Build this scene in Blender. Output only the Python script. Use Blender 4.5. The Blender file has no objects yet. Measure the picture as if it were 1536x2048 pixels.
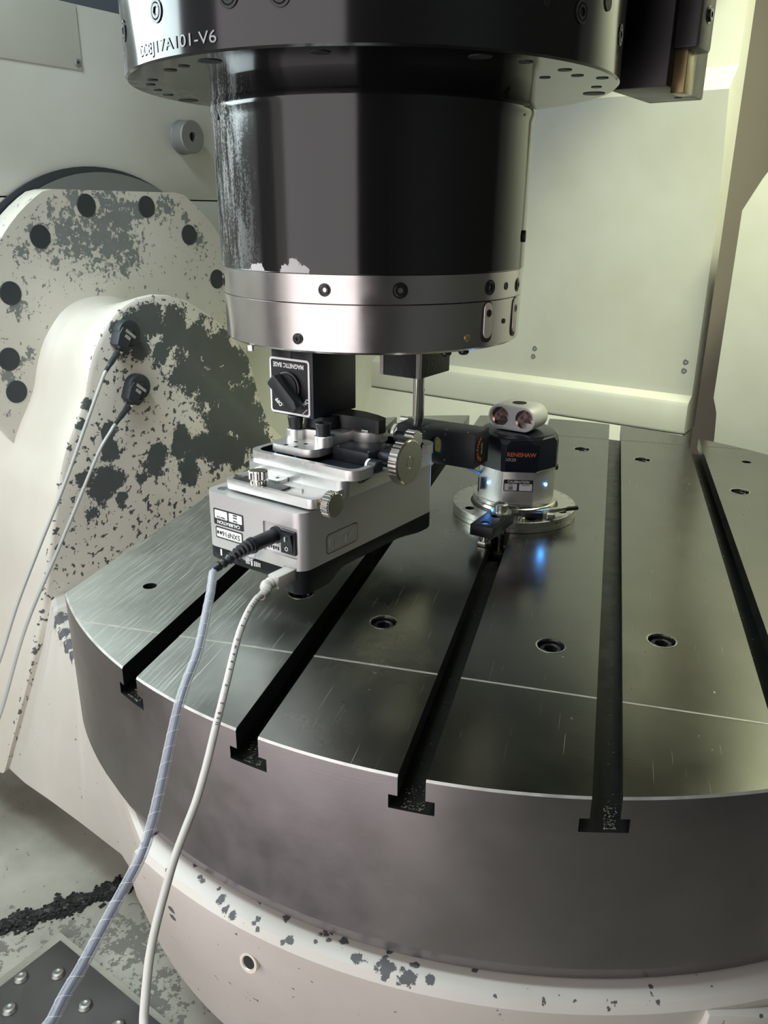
import bpy, bmesh, math, random
from mathutils import Vector, Matrix, Euler

random.seed(7)
C = bpy.context.scene.collection
SC = bpy.context.scene
PI = math.pi
MA = -0.354                                   # machine axes are turned by this angle about z against the table slots
MX = Matrix.Rotation(MA, 4, 'Z')


def mpt(a, b, z):                             # machine coordinates -> world
    return MX @ Vector((a, b, z))


# ------------------------------------------------------------------ camera
cam_d = bpy.data.cameras.new('camera')
cam = bpy.data.objects.new('camera', cam_d)
C.objects.link(cam)
_r = Vector((0.964613, 0.263568, 0.007331))
_u = Vector((-0.098354, 0.333884, 0.937469))
_f = Vector((-0.244639, 0.905016, -0.347992))
_m = Matrix((_r, _u, -_f)).transposed().to_4x4()
_m.translation = Vector((0.09551, -0.948214, 0.349983))
cam.matrix_world = _m
cam_d.sensor_fit = 'VERTICAL'
cam_d.sensor_height = 36.0
cam_d.sensor_width = 27.0
cam_d.lens = 36.0 * 1616.59 / 2048.0
cam_d.clip_start = 0.01
SC.camera = cam

# ------------------------------------------------------------------ world, lamps, exposure
w = bpy.data.worlds.new('workshop')
SC.world = w
w.use_nodes = True
bg = w.node_tree.nodes['Background']
bg.inputs[0].default_value = (1.0, 0.93, 0.94, 1)
bg.inputs[1].default_value = 2.2


def area(name, loc, target, sx, sy, power, col, spread=180.0):
    d = bpy.data.lights.new(name, 'AREA')
    d.shape = 'RECTANGLE'
    d.size, d.size_y = sx, sy
    d.energy = power
    d.color = col
    d.spread = math.radians(spread)
    o = bpy.data.objects.new(name, d)
    C.objects.link(o)
    loc = Vector(loc)
    o.location = loc
    o.rotation_euler = (Vector(target) - loc).to_track_quat('-Z', 'Y').to_euler()
    return o


area('work_lamp_left', mpt(-0.715, -0.50, 0.58), mpt(0.10, -0.34, 0.46), 0.56, 0.40, 9.0, (0.80, 0.95, 0.98))
area('work_lamp_rear', mpt(0.46, 0.36, 1.15), mpt(-0.02, 0.74, 0.15), 0.40, 0.12, 8.5, (0.97, 1.0, 0.68), 95.0)
area('work_lamp_top', mpt(-0.20, -0.78, 1.34), mpt(-0.50, -0.02, 0.2), 0.60, 0.20, 13.0, (0.84, 0.98, 1.0))

SC.view_settings.view_transform = 'Standard'
SC.view_settings.look = 'None'
SC.view_settings.exposure = 0.0
SC.view_settings.gamma = 1.0
SC.view_settings.use_curve_mapping = False
SC.cycles.use_denoising = True
SC.cycles.max_bounces = 10
SC.cycles.caustics_reflective = False
SC.cycles.caustics_refractive = False
SC.cycles.sample_clamp_indirect = 6.0


# ------------------------------------------------------------------ material helpers
def new_mat(name):
    m = bpy.data.materials.new(name)
    m.use_nodes = True
    nt = m.node_tree
    return m, nt, nt.nodes['Principled BSDF']


def mth(nt, op, a, b=None, c=None):
    n = nt.nodes.new('ShaderNodeMath')
    n.operation = op
    for i, v in enumerate((a, b, c)):
        if v is None:
            continue
        if isinstance(v, (int, float)):
            n.inputs[i].default_value = v
        else:
            nt.links.new(v, n.inputs[i])
    return n.outputs[0]


def noise(nt, vec, scale, detail=3.0, rough=0.55):
    n = nt.nodes.new('ShaderNodeTexNoise')
    n.inputs['Scale'].default_value = scale
    n.inputs['Detail'].default_value = detail
    n.inputs['Roughness'].default_value = rough
    if vec is not None:
        nt.links.new(vec, n.inputs['Vector'])
    return n.outputs[0]


def ramp(nt, fac, lo, hi, a=0.0, b=1.0):
    n = nt.nodes.new('ShaderNodeMapRange')
    n.clamp = True
    for k, v in zip((1, 2, 3, 4), (lo, hi, a, b)):
        n.inputs[k].default_value = v
    nt.links.new(fac, n.inputs[0])
    return n.outputs[0]


def mixc(nt, fac, a, b):
    n = nt.nodes.new('ShaderNodeMix')
    n.data_type = 'RGBA'
    if isinstance(fac, (int, float)):
        n.inputs[0].default_value = fac
    else:
        nt.links.new(fac, n.inputs[0])
    for i, v in ((6, a), (7, b)):
        if isinstance(v, tuple):
            n.inputs[i].default_value = (*v[:3], 1)
        else:
            nt.links.new(v, n.inputs[i])
    return n.outputs[2]


def coord(nt, kind='Object'):
    return nt.nodes.new('ShaderNodeTexCoord').outputs[kind]


def mapping(nt, vec, scale=(1, 1, 1), rot=(0, 0, 0)):
    n = nt.nodes.new('ShaderNodeMapping')
    n.inputs['Scale'].default_value = scale
    n.inputs['Rotation'].default_value = rot
    nt.links.new(vec, n.inputs[0])
    return n.outputs[0]


def bump(nt, p, h, strength, dist):
    b = nt.nodes.new('ShaderNodeBump')
    b.inputs['Strength'].default_value = strength
    b.inputs['Distance'].default_value = dist
    nt.links.new(h, b.inputs['Height'])
    nt.links.new(b.outputs[0], p.inputs['Normal'])


def simple(name, col, rough=0.5, metal=0.0, nscale=None, var=0.06, bmp=0.0, spec=None):
    m, nt, p = new_mat(name)
    p.inputs['Base Color'].default_value = (*col, 1)
    p.inputs['Roughness'].default_value = rough
    p.inputs['Metallic'].default_value = metal
    if spec is not None:
        p.inputs['Specular IOR Level'].default_value = spec
    if nscale:
        n = noise(nt, coord(nt), nscale)
        nt.links.new(mixc(nt, n, tuple(c * (1 - var) for c in col), tuple(min(1, c * (1 + var)) for c in col)), p.inputs['Base Color'])
        nt.links.new(ramp(nt, n, 0.3, 0.7, max(0, rough - 0.06), rough + 0.06), p.inputs['Roughness'])
        if bmp:
            bump(nt, p, n, bmp, 0.0006)
    return m


CREAM = (0.555, 0.565, 0.52)


def paint(name, col, blobs=(), under=(0.075, 0.085, 0.085), amp=1.0, speck=0.0, rough=0.42, fine=160.0, grime=0.12, nz=0.3, from_x=None, coarse=38.0):
    """enamel paint, chipped down to a darker ground where the listed worn patches lie (object coordinates)"""
    m, nt, p = new_mat(name)
    v = coord(nt)
    g = noise(nt, v, 6.0, 5)
    col2 = tuple(c * (1 - grime) for c in col)
    base = mixc(nt, ramp(nt, g, 0.35, 0.7), col, (col2[0], col2[1] * 0.99, col2[2] * 0.95))
    mask = None
    best = None
    for bx, by, bz, r in blobs:
        d = nt.nodes.new('ShaderNodeVectorMath')
        d.operation = 'DISTANCE'
        nt.links.new(v, d.inputs[0])
        d.inputs[1].default_value = (bx, by, bz)
        e = mth(nt, 'MULTIPLY_ADD', d.outputs['Value'], -1.0 / r, 1.0)
        best = e if best is None else mth(nt, 'MAXIMUM', best, e)
    if best is not None:
        best = mth(nt, 'MAXIMUM', best, -0.9)
        n1 = mth(nt, 'SUBTRACT', noise(nt, v, coarse, 8, 0.66), 0.5)
        n2 = mth(nt, 'SUBTRACT', noise(nt, v, fine, 5, 0.7), 0.5)
        s = mth(nt, 'ADD', best, mth(nt, 'MULTIPLY', n1, 3.2 * amp))
        s = mth(nt, 'ADD', s, mth(nt, 'MULTIPLY', n2, 2.2 * amp))
        mask = ramp(nt, s, nz - 0.03, nz + 0.05)
    if speck:
        sp = ramp(nt, noise(nt, v, 95.0, 4, 0.6), 0.74 - speck, 0.76 - speck)
        if from_x is not None:
            sx = nt.nodes.new('ShaderNodeSeparateXYZ')
            nt.links.new(v, sx.inputs[0])
            sp = mth(nt, 'MULTIPLY', sp, mth(nt, 'GREATER_THAN', sx.outputs[0], from_x))
        mask = sp if mask is None else mth(nt, 'MAXIMUM', mask, sp)
    if mask is not None:
        u = noise(nt, v, 30.0, 4)
        ground = mixc(nt, u, tuple(c * 0.8 for c in under), tuple(c * 1.25 for c in under))
        base = mixc(nt, mask, base, ground)
        h = mth(nt, 'MULTIPLY', mask, -1.0)
        bump(nt, p, h, 0.5, 0.0008)
        nt.links.new(ramp(nt, mask, 0, 1, rough, 0.55), p.inputs['Roughness'])
    else:
        p.inputs['Roughness'].default_value = rough
        bump(nt, p, noise(nt, v, 220.0, 2), 0.05, 0.0005)
    nt.links.new(base, p.inputs['Base Color'])
    return m


ARM = [(-0.56, -0.105, 0.195, 0.022), (-0.56, -0.10, 0.165, 0.020), (-0.56, -0.06, 0.15, 0.018), (-0.56, -0.074, 0.199, 0.0275), (-0.56, -0.033, 0.195, 0.0242), (-0.56, -0.03, 0.177, 0.0325), (-0.56, 0.014, 0.16, 0.0336), (-0.56, 0.048, 0.133, 0.0388), (-0.56, 0.09, 0.102, 0.0357), (-0.56, -0.006, 0.116, 0.0378), (-0.56, 0.044, 0.085, 0.048), (-0.56, 0.098, 0.051, 0.0408), (-0.56, 0.118, 0.003, 0.0418), (-0.56, 0.061, 0.023, 0.0448), (-0.56, 0.14, -0.047, 0.0381), (-0.56, 0.079, -0.033, 0.0321), (-0.56, -0.122, 0.169, 0.0169), (-0.56, -0.132, 0.191, 0.0114), (-0.56, -0.166, 0.022, 0.0172), (-0.56, -0.084, -0.009, 0.0232), (-0.56, -0.022, -0.041, 0.0243), (-0.56, -0.031, 0.004, 0.0256), (-0.56, 0.001, -0.007, 0.0262), (-0.56, 0.037, -0.022, 0.0357), (-0.56, -0.119, -0.031, 0.0098), (-0.56, -0.186, -0.026, 0.0273), (-0.56, -0.167, -0.025, 0.0198), (-0.56, -0.208, -0.062, 0.0109), (-0.56, -0.157, -0.052, 0.012), (-0.56, -0.212, -0.01, 0.0153), (-0.56, -0.284, -0.174, 0.0077), (-0.56, -0.28, -0.213, 0.0124), (-0.56, -0.273, -0.238, 0.0094), (-0.56, -0.164, 0.049, 0.0139), (-0.56, -0.207, 0.069, 0.0075), (-0.56, -0.195, 0.096, 0.0075)]
FLG = [(-0.7, -0.08, 0.36, 0.0191), (-0.7, -0.146, 0.313, 0.0186), (-0.7, -0.173, 0.294, 0.0153), (-0.7, -0.081, 0.311, 0.0404), (-0.7, -0.042, 0.313, 0.0455), (-0.7, -0.005, 0.34, 0.0378), (-0.7, 0.002, 0.298, 0.0341), (-0.7, -0.02, 0.351, 0.029), (-0.7, 0.033, 0.349, 0.0188), (-0.7, 0.09, 0.354, 0.0194), (-0.7, 0.157, 0.302, 0.0167), (-0.7, 0.132, 0.337, 0.0073), (-0.7, -0.005, 0.26, 0.0069), (-0.7, -0.193, 0.22, 0.0108), (-0.7, -0.184, 0.152, 0.0079), (-0.7, -0.197, 0.142, 0.0063), (-0.7, -0.223, 0.123, 0.0125)]
RIM = [(-0.50, -0.32, -0.165, 0.016), (-0.46, -0.342, -0.165, 0.012), (-0.43, -0.352, -0.166, 0.013), (-0.405, -0.362, -0.168, 0.010), (0.20, -0.487, -0.167, 0.004), (0.13, -0.497, -0.167, 0.004), (0.08, -0.505, -0.168, 0.004), (-0.01, -0.504, -0.17, 0.0044), (0.003, -0.507, -0.17, 0.004), (0.014, -0.504, -0.17, 0.0035), (0.055, -0.505, -0.17, 0.0064), (0.063, -0.504, -0.17, 0.004), (0.115, -0.499, -0.17, 0.0054), (0.147, -0.501, -0.17, 0.0055), (0.167, -0.496, -0.17, 0.0069), (0.184, -0.493, -0.17, 0.0061), (-0.001, -0.519, -0.17, 0.0035), (0.024, -0.524, -0.17, 0.0044), (0.034, -0.527, -0.172, 0.0044), (0.041, -0.527, -0.172, 0.0038), (0.061, -0.52, -0.17, 0.003), (0.066, -0.527, -0.17, 0.0025), (0.094, -0.519, -0.17, 0.003), (-0.045, -0.524, -0.224, 0.0054), (-0.049, -0.52, -0.238, 0.005)]

_r0 = random.Random(3)
for _k in range(26):
    _a = math.radians(_r0.uniform(-95, -50))
    _q = _r0.choice((0.512, 0.518, 0.523, 0.527, 0.531))
    RIM.append((_q * math.cos(_a), _q * math.sin(_a), -0.1665 if _q < 0.525 else -0.171, _r0.uniform(0.0010, 0.0026)))
FLOOR_DIRT = [(-0.27, -0.42, -0.5, 0.06), (-0.19, -0.46, -0.5, 0.06), (-0.34, -0.46, -0.5, 0.04), (-0.13, -0.50, -0.5, 0.06), (-0.40, -0.53, -0.5, 0.05), (-0.24, -0.36, -0.5, 0.04), (-0.37, -0.60, -0.5, 0.06)]

M = {}
M['cream'] = paint('cream_enamel', CREAM, rough=0.42)
M['cream_arm'] = paint('cream_enamel_worn_arm', (0.63, 0.60, 0.53), ARM, speck=0.155, under=(0.062, 0.07, 0.068), nz=-0.02, amp=0.8, from_x=-0.567)
M['cream_flange'] = paint('cream_enamel_worn_flange', (0.60, 0.58, 0.52), FLG, speck=0.08, under=(0.17, 0.185, 0.18), fine=110, nz=0.10, amp=1.7, coarse=55, from_x=-0.705)
M['cream_yoke'] = paint('cream_enamel_yoke', (0.66, 0.63, 0.58), RIM, speck=0.055, under=(0.10, 0.10, 0.105), nz=0.02, amp=0.9, coarse=130)
M['floor'] = paint('floor_paint', (0.47, 0.46, 0.395), FLOOR_DIRT, speck=0.06, under=(0.17, 0.165, 0.145), grime=0.5, rough=0.5, nz=0.55, amp=1.5, coarse=60)
M['recess'] = simple('shaded_cream_enamel', (0.20, 0.185, 0.15), 0.6, nscale=5)  # cream enamel with the shade of the recess put into its colour
M['enclosure'] = simple('enclosure_enamel', (0.10, 0.10, 0.095), 0.5, nscale=4)
M['ceiling'] = simple('ceiling_grey', (0.06, 0.06, 0.06), 0.6, nscale=4)
M['hood'] = simple('hood_blue_grey', (0.10, 0.115, 0.14), 0.5, nscale=5)


def table_steel():
    m, nt, p = new_mat('ground_steel')
    v = coord(nt)
    p.inputs['Metallic'].default_value = 1.0
    big = noise(nt, v, 7.0, 5, 0.6)
    base = mixc(nt, big, (0.19, 0.19, 0.172), (0.26, 0.26, 0.238))
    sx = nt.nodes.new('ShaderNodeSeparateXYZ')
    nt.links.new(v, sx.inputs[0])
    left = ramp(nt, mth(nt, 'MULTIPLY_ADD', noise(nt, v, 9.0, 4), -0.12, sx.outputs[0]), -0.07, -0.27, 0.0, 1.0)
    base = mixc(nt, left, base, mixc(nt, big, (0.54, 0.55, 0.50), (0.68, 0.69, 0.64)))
    # fine scratches in two directions, densest on the left of the table
    s1 = noise(nt, mapping(nt, v, (1500, 11, 11), (0, 0, 0.75)), 1.0, 2, 0.5)
    s2 = noise(nt, mapping(nt, v, (1250, 9, 9), (0, 0, -0.25)), 1.0, 2, 0.5)
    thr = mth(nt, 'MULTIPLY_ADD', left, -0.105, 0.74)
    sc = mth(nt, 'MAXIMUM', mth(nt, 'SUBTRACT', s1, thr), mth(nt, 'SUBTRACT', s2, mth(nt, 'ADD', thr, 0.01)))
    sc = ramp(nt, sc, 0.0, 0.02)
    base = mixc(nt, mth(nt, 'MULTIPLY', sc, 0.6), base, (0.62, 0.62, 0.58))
    nt.links.new(base, p.inputs['Base Color'])
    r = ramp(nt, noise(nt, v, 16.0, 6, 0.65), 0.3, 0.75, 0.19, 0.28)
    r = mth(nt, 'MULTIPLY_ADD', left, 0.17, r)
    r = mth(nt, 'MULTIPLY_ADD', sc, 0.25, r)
    nt.links.new(r, p.inputs['Roughness'])
    fine = noise(nt, mapping(nt, v, (12, 700, 200)), 1.0, 2)
    bump(nt, p, mth(nt, 'MULTIPLY_ADD', sc, 0.8, mth(nt, 'MULTIPLY', fine, 0.35)), 0.12, 0.0004)
    return m


def turned_steel(name, c0, c1, r0, r1, ring=True):
    m, nt, p = new_mat(name)
    v = coord(nt)
    p.inputs['Metallic'].default_value = 1.0
    n = noise(nt, v, 20.0, 6, 0.6)
    nt.links.new(mixc(nt, n, c0, c1), p.inputs['Base Color'])
    nt.links.new(ramp(nt, noise(nt, v, 30.0, 5), 0.3, 0.7, r0, r1), p.inputs['Roughness'])
    h = noise(nt, mapping(nt, v, (8, 8, 1500)), 1.0, 2) if ring else noise(nt, v, 300)
    bump(nt, p, h, 0.10, 0.0003)
    return m


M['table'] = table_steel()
M['table_side'] = turned_steel('table_side_steel', (0.235, 0.215, 0.22), (0.33, 0.305, 0.31), 0.28, 0.40)
M['steel'] = turned_steel('spindle_steel', (0.48, 0.45, 0.44), (0.62, 0.59, 0.58), 0.17, 0.26)
M['ring_steel'] = turned_steel('ring_steel', (0.60, 0.59, 0.54), (0.64, 0.63, 0.58), 0.24, 0.30, False)
M['slot'] = simple('slot_oily_steel', (0.018, 0.019, 0.018), 0.35, 0.3, nscale=60, var=0.5, bmp=0.3)
M['groove'] = simple('groove_bright', (0.66, 0.64, 0.59), 0.40, 0.8, nscale=80, var=0.2)
M['dark_hole'] = simple('dark_hole', (0.006, 0.007, 0.008), 0.6)
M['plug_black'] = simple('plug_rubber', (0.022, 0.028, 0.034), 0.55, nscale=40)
M['bolt_black'] = simple('oxide_bolt', (0.03, 0.031, 0.03), 0.3, 0.7, nscale=90, var=0.3)
M['chrome'] = simple('nickel_plated', (0.72, 0.70, 0.66), 0.14, 1.0, nscale=50, var=0.05)
M['knob_face'] = turned_steel('turned_knob_face', (0.50, 0.49, 0.42), (0.58, 0.57, 0.50), 0.22, 0.28, False)
M['zinc'] = simple('zinc_steel', (0.62, 0.62, 0.58), 0.28, 1.0, nscale=80, var=0.15, bmp=0.15)
M['post'] = simple('polished_post', (0.60, 0.585, 0.55), 0.2, 1.0, nscale=60, var=0.04)
M['alu'] = simple('satin_anodised_aluminium', (0.74, 0.73, 0.71), 0.36, 0.85, nscale=400, var=0.03)
M['white_alu'] = simple('pale_bead_blasted_aluminium', (0.80, 0.81, 0.80), 0.42, 0.25, nscale=300, var=0.03)
M['alu_grey'] = simple('grey_anodised_plate', (0.10, 0.10, 0.09), 0.4, 0.8, nscale=200)
M['silver_paint'] = simple('silver_paint', (0.62, 0.61, 0.60), 0.38, 0.55, nscale=500, var=0.04)
M['black_plastic'] = simple('black_plastic', (0.012, 0.013, 0.015), 0.4, nscale=200, var=0.2)
M['black_anod'] = simple('black_anodised', (0.011, 0.013, 0.017), 0.38, 0.0, nscale=300, var=0.2, spec=0.4)
M['black_rough'] = simple('black_cast_paint', (0.012, 0.014, 0.015), 0.5, 0.0, nscale=260, var=0.4, bmp=1.0)
M['navy'] = simple('navy_gloss_plastic', (0.010, 0.014, 0.024), 0.22, nscale=20, var=0.1)
M['cover_black'] = simple('cover_black', (0.008, 0.009, 0.011), 0.55, nscale=200, var=0.2, spec=0.2)
M['white'] = simple('white_print', (0.86, 0.86, 0.85), 0.5)
M['ink'] = simple('black_print', (0.012, 0.012, 0.014), 0.45)
M['orange'] = simple('orange_print', (0.75, 0.16, 0.04), 0.5)
M['grey_print'] = simple('grey_print', (0.42, 0.44, 0.42), 0.5)
M['stamped'] = simple('stamped_grey', (0.22, 0.22, 0.22), 0.5)
M['etched'] = simple('etched_grey', (0.50, 0.47, 0.44), 0.5, 0.3)
M['beige_plastic'] = simple('beige_plastic', (0.62, 0.585, 0.54), 0.42, nscale=60)
M['brass'] = simple('brass', (0.62, 0.46, 0.20), 0.35, 0.9, nscale=60)
M['brown_steel'] = simple('stained_steel', (0.20, 0.15, 0.07), 0.30, 0.8, nscale=30, var=0.5)
M['key_white'] = simple('hardened_key_steel', (0.74, 0.70, 0.60), 0.45, 0.35, nscale=50)
M['grey_rubber'] = simple('grey_buffer', (0.17, 0.18, 0.175), 0.5, 0.3, nscale=40)
M['cable_grey'] = simple('grey_cable', (0.42, 0.43, 0.41), 0.35, nscale=40)
M['block_steel'] = simple('dark_blued_steel', (0.045, 0.042, 0.046), 0.42, 0.6, nscale=25, var=0.25)
M['mirror_pink'] = simple('copper_tinted_mirror', (0.92, 0.76, 0.73), 0.12, 0.9)
M['blue_lens'] = simple('blue_dot', (0.05, 0.25, 0.6), 0.3)
M['swarf'] = simple('bright_swarf', (0.75, 0.74, 0.68), 0.3, 0.9)
M['dirt'] = simple('oily_sludge', (0.022, 0.023, 0.022), 0.45, 0.2, nscale=120, var=0.8, bmp=1.2)
M['bolt_grey'] = simple('dull_bolt', (0.28, 0.28, 0.26), 0.4, 0.9, nscale=90, var=0.4)
M['cover_steel'] = simple('dark_cover_plate', (0.12, 0.12, 0.12), 0.42, 0.7, nscale=12, var=0.5)


def spindle_black(x0=-0.095, x1=-0.135):
    m, nt, p = new_mat('glossy_black_spindle')
    v = coord(nt)
    p.inputs['Specular IOR Level'].default_value = 0.55
    # rubbed area on the left-hand side of the cylinder, streaky
    st = noise(nt, mapping(nt, v, (90, 90, 16)), 1.0, 7, 0.7)
    fine = noise(nt, v, 420.0, 4, 0.7)
    sx = nt.nodes.new('ShaderNodeSeparateXYZ')
    nt.links.new(v, sx.inputs[0])
    side = ramp(nt, sx.outputs[0], x0, x1, 0.0, 1.0)
    worn = mth(nt, 'MULTIPLY', side, ramp(nt, mth(nt, 'ADD', st, mth(nt, 'MULTIPLY', mth(nt, 'SUBTRACT', fine, 0.5), 0.6)), 0.47, 0.62))
    nt.links.new(mixc(nt, mth(nt, 'MULTIPLY', worn, 0.75), (0.007, 0.0068, 0.0075), (0.42, 0.43, 0.43)), p.inputs['Base Color'])
    nt.links.new(mth(nt, 'MULTIPLY', worn, 0.7), p.inputs['Metallic'])
    nt.links.new(ramp(nt, worn, 0, 1, 0.12, 0.42), p.inputs['Roughness'])
    bump(nt, p, mth(nt, 'ADD', noise(nt, v, 14, 2), mth(nt, 'MULTIPLY', worn, 0.3)), 0.08, 0.002)
    return m


def quill_chipped():
    m = spindle_black(-0.062, -0.118)
    m.name = 'glossy_black_quill'
    nt = m.node_tree
    p = nt.nodes['Principled BSDF']
    v = coord(nt)
    best = None
    for ang, z, r in ((-118.3, 0.069, 0.009), (-116, 0.0695, 0.008), (-103.5, 0.069, 0.009), (-100.5, 0.0725, 0.010), (-97.5, 0.069, 0.0085)):
        d = nt.nodes.new('ShaderNodeVectorMath')
        d.operation = 'DISTANCE'
        nt.links.new(v, d.inputs[0])
        d.inputs[1].default_value = (0.1545 * math.cos(math.radians(ang)), 0.1545 * math.sin(math.radians(ang)), z)
        e = mth(nt, 'MULTIPLY_ADD', d.outputs['Value'], -1.0 / r, 1.0)
        best = e if best is None else mth(nt, 'MAXIMUM', best, e)
    best = mth(nt, 'MAXIMUM', best, -0.7)
    s = mth(nt, 'ADD', best, mth(nt, 'MULTIPLY', mth(nt, 'SUBTRACT', noise(nt, v, 190, 6, 0.6), 0.5), 1.2))
    mask = ramp(nt, s, 0.16, 0.22)
    old = p.inputs['Base Color'].links[0].from_socket
    nt.links.new(mixc(nt, mask, old, (0.42, 0.40, 0.40)), p.inputs['Base Color'])
    oldr = p.inputs['Roughness'].links[0].from_socket
    nt.links.new(mth(nt, 'MULTIPLY_ADD', mask, 0.3, oldr), p.inputs['Roughness'])
    return m


M['spindle'] = spindle_black(-0.165, -0.205)
M['quill'] = quill_chipped()


def glass_mat(name, col, rough=0.05, trans=1.0, ior=1.45):
    m, nt, p = new_mat(name)
    p.inputs['Base Color'].default_value = (*col, 1)
    p.inputs['Roughness'].default_value = rough
    p.inputs['Transmission Weight'].default_value = trans
    p.inputs['IOR'].default_value = ior
    return m


def film(name, col, haze):
    m = bpy.data.materials.new(name)
    m.use_nodes = True
    nt = m.node_tree
    out = nt.nodes['Material Output']
    p = nt.nodes['Principled BSDF']
    p.inputs['Base Color'].default_value = (*col, 1)
    p.inputs['Roughness'].default_value = 0.12
    t = nt.nodes.new('ShaderNodeBsdfTransparent')
    t.inputs[0].default_value = (0.96, 0.97, 0.98, 1)
    mx = nt.nodes.new('ShaderNodeMixShader')
    lw = nt.nodes.new('ShaderNodeLayerWeight')
    lw.inputs[0].default_value = 0.35
    nt.links.new(ramp(nt, lw.outputs['Facing'], 0.0, 1.0, haze, 0.85), mx.inputs[0])
    nt.links.new(t.outputs[0], mx.inputs[1])
    nt.links.new(p.outputs[0], mx.inputs[2])
    nt.links.new(mx.outputs[0], out.inputs[0])
    return m


M['clear'] = film('clear_vinyl', (0.75, 0.77, 0.82), 0.10)
M['clear_cap'] = film('clear_cap', (0.7, 0.7, 0.72), 0.15)
M['lens'] = simple('coated_lens', (0.75, 0.55, 0.22), 0.08, 1.0, nscale=90, var=0.5)
M['lens_teal'] = simple('coated_lens_teal', (0.03, 0.22, 0.32), 0.08, 0.6)
m_, nt_, p_ = new_mat('blue_led')
p_.inputs['Base Color'].default_value = (0.1, 0.4, 1, 1)
p_.inputs['Emission Color'].default_value = (0.05, 0.32, 1.0, 1)
p_.inputs['Emission Strength'].default_value = 170.0
M['led'] = m_


# ------------------------------------------------------------------ mesh helpers
class MB:
    """collects shapes in one bmesh; build() links it as one mesh object"""

    def __init__(self):
        self.bm = bmesh.new()

    def _join(self, t, mat=None):
        if mat is not None:
            bmesh.ops.transform(t, matrix=mat, verts=t.verts)
            if mat.to_3x3().determinant() < 0:
                bmesh.ops.reverse_faces(t, faces=t.faces)
        me = bpy.data.meshes.new('t')
        t.to_mesh(me)
        t.free()
        self.bm.from_mesh(me)
        bpy.data.meshes.remove(me)
        return self

    def box(self, lo, hi, bevel=0.0, seg=2, mat=None):
        t = bmesh.new()
        bmesh.ops.create_cube(t, size=1.0)
        s = [hi[i] - lo[i] for i in range(3)]
        c = [(hi[i] + lo[i]) / 2 for i in range(3)]
        for v in t.verts:
            v.co = Vector((v.co[i] * s[i] + c[i] for i in range(3)))
        if bevel:
            bmesh.ops.bevel(t, geom=list(t.edges), offset=bevel, segments=seg, affect='EDGES', profile=0.5)
        return self._join(t, mat)

    def lathe(self, prof, seg=64, mat=None, closed=False):
        """prof: (r, z) from bottom axis outwards; spun about z"""
        t = bmesh.new()
        rings = []
        for r, z in prof:
            if r < 1e-7:
                rings.append([t.verts.new((0, 0, z))])
            else:
                rings.append([t.verts.new((r * math.cos(2 * PI * k / seg), r * math.sin(2 * PI * k / seg), z)) for k in range(seg)])
        pairs = list(zip(rings, rings[1:]))
        if closed:
            pairs.append((rings[-1], rings[0]))
        for A, B in pairs:
            for k in range(seg):
                k2 = (k + 1) % seg
                if len(A) == 1 and len(B) == 1:
                    continue
                if len(A) == 1:
                    t.faces.new((A[0], B[k2], B[k]))
                elif len(B) == 1:
                    t.faces.new((A[k], A[k2], B[0]))
                else:
                    t.faces.new((A[k], A[k2], B[k2], B[k]))
        bmesh.ops.recalc_face_normals(t, faces=t.faces)
        return self._join(t, mat)

    def cyl(self, r, z0, z1, seg=32, r2=None, bevel=0.0, mat=None):
        r2 = r if r2 is None else r2
        b = bevel
        prof = [(0, z0), (r - b, z0)] + ([(r, z0 + b), (r2, z1 - b)] if b else [(r2, z1)]) + ([(r2 - b, z1)] if b else []) + [(0, z1)]
        if not b:
            prof = [(0, z0), (r, z0), (r2, z1), (0, z1)]
        return self.lathe(prof, seg, mat)

    def prism(self, pts, z0, z1, bevel=0.0, seg=2, mat=None, top=True, bottom=True):
        t = bmesh.new()
        vs = [t.verts.new((x, y, z0)) for x, y in pts]
        f = t.faces.new(vs)
        e = bmesh.ops.extrude_face_region(t, geom=[f])
        nv = [g for g in e['geom'] if isinstance(g, bmesh.types.BMVert)]
        for v in nv:
            v.co.z = z1
        bmesh.ops.recalc_face_normals(t, faces=t.faces)
        if bevel:
            zz = ([z0] if bottom else []) + ([z1] if top else [])
            ed = [e for e in t.edges if any(abs(e.verts[0].co.z - z) < 1e-9 and abs(e.verts[1].co.z - z) < 1e-9 for z in zz)]
            bmesh.ops.bevel(t, geom=ed, offset=bevel, segments=seg, affect='EDGES', profile=0.5)
        return self._join(t, mat)

    def tube(self, path, r, seg=12, caps=True):
        path = [Vector(p) for p in path]
        n = len(path)
        rr = r if isinstance(r, (list, tuple)) else [r] * n
        t = bmesh.new()
        rings = []
        up = None
        for i, p in enumerate(path):
            d = (path[min(i + 1, n - 1)] - path[max(i - 1, 0)]).normalized()
            if up is None:
                up = d.orthogonal().normalized()
            up = (up - d * up.dot(d)).normalized()
            q = d.cross(up)
            rings.append([t.verts.new(p + rr[i] * (math.cos(2 * PI * k / seg) * up + math.sin(2 * PI * k / seg) * q)) for k in range(seg)])
        for A, B in zip(rings, rings[1:]):
            for k in range(seg):
                t.faces.new((A[k], A[(k + 1) % seg], B[(k + 1) % seg], B[k]))
        if caps:
            t.faces.new(rings[0][::-1])
            t.faces.new(rings[-1])
        bmesh.ops.recalc_face_normals(t, faces=t.faces)
        return self._join(t)

    def poly(self, verts, faces, mat=None):
        t = bmesh.new()
        vs = [t.verts.new(v) for v in verts]
        for f in faces:
            t.faces.new([vs[i] for i in f])
        bmesh.ops.recalc_face_normals(t, faces=t.faces)
        return self._join(t, mat)

    def mesh(self, name='m', angle=32):
        me = bpy.data.meshes.new(name)
        self.bm.to_mesh(me)
        self.bm.free()
        for p in me.polygons:
            p.use_smooth = True
        me.set_sharp_from_angle(angle=math.radians(angle))
        return me

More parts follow.
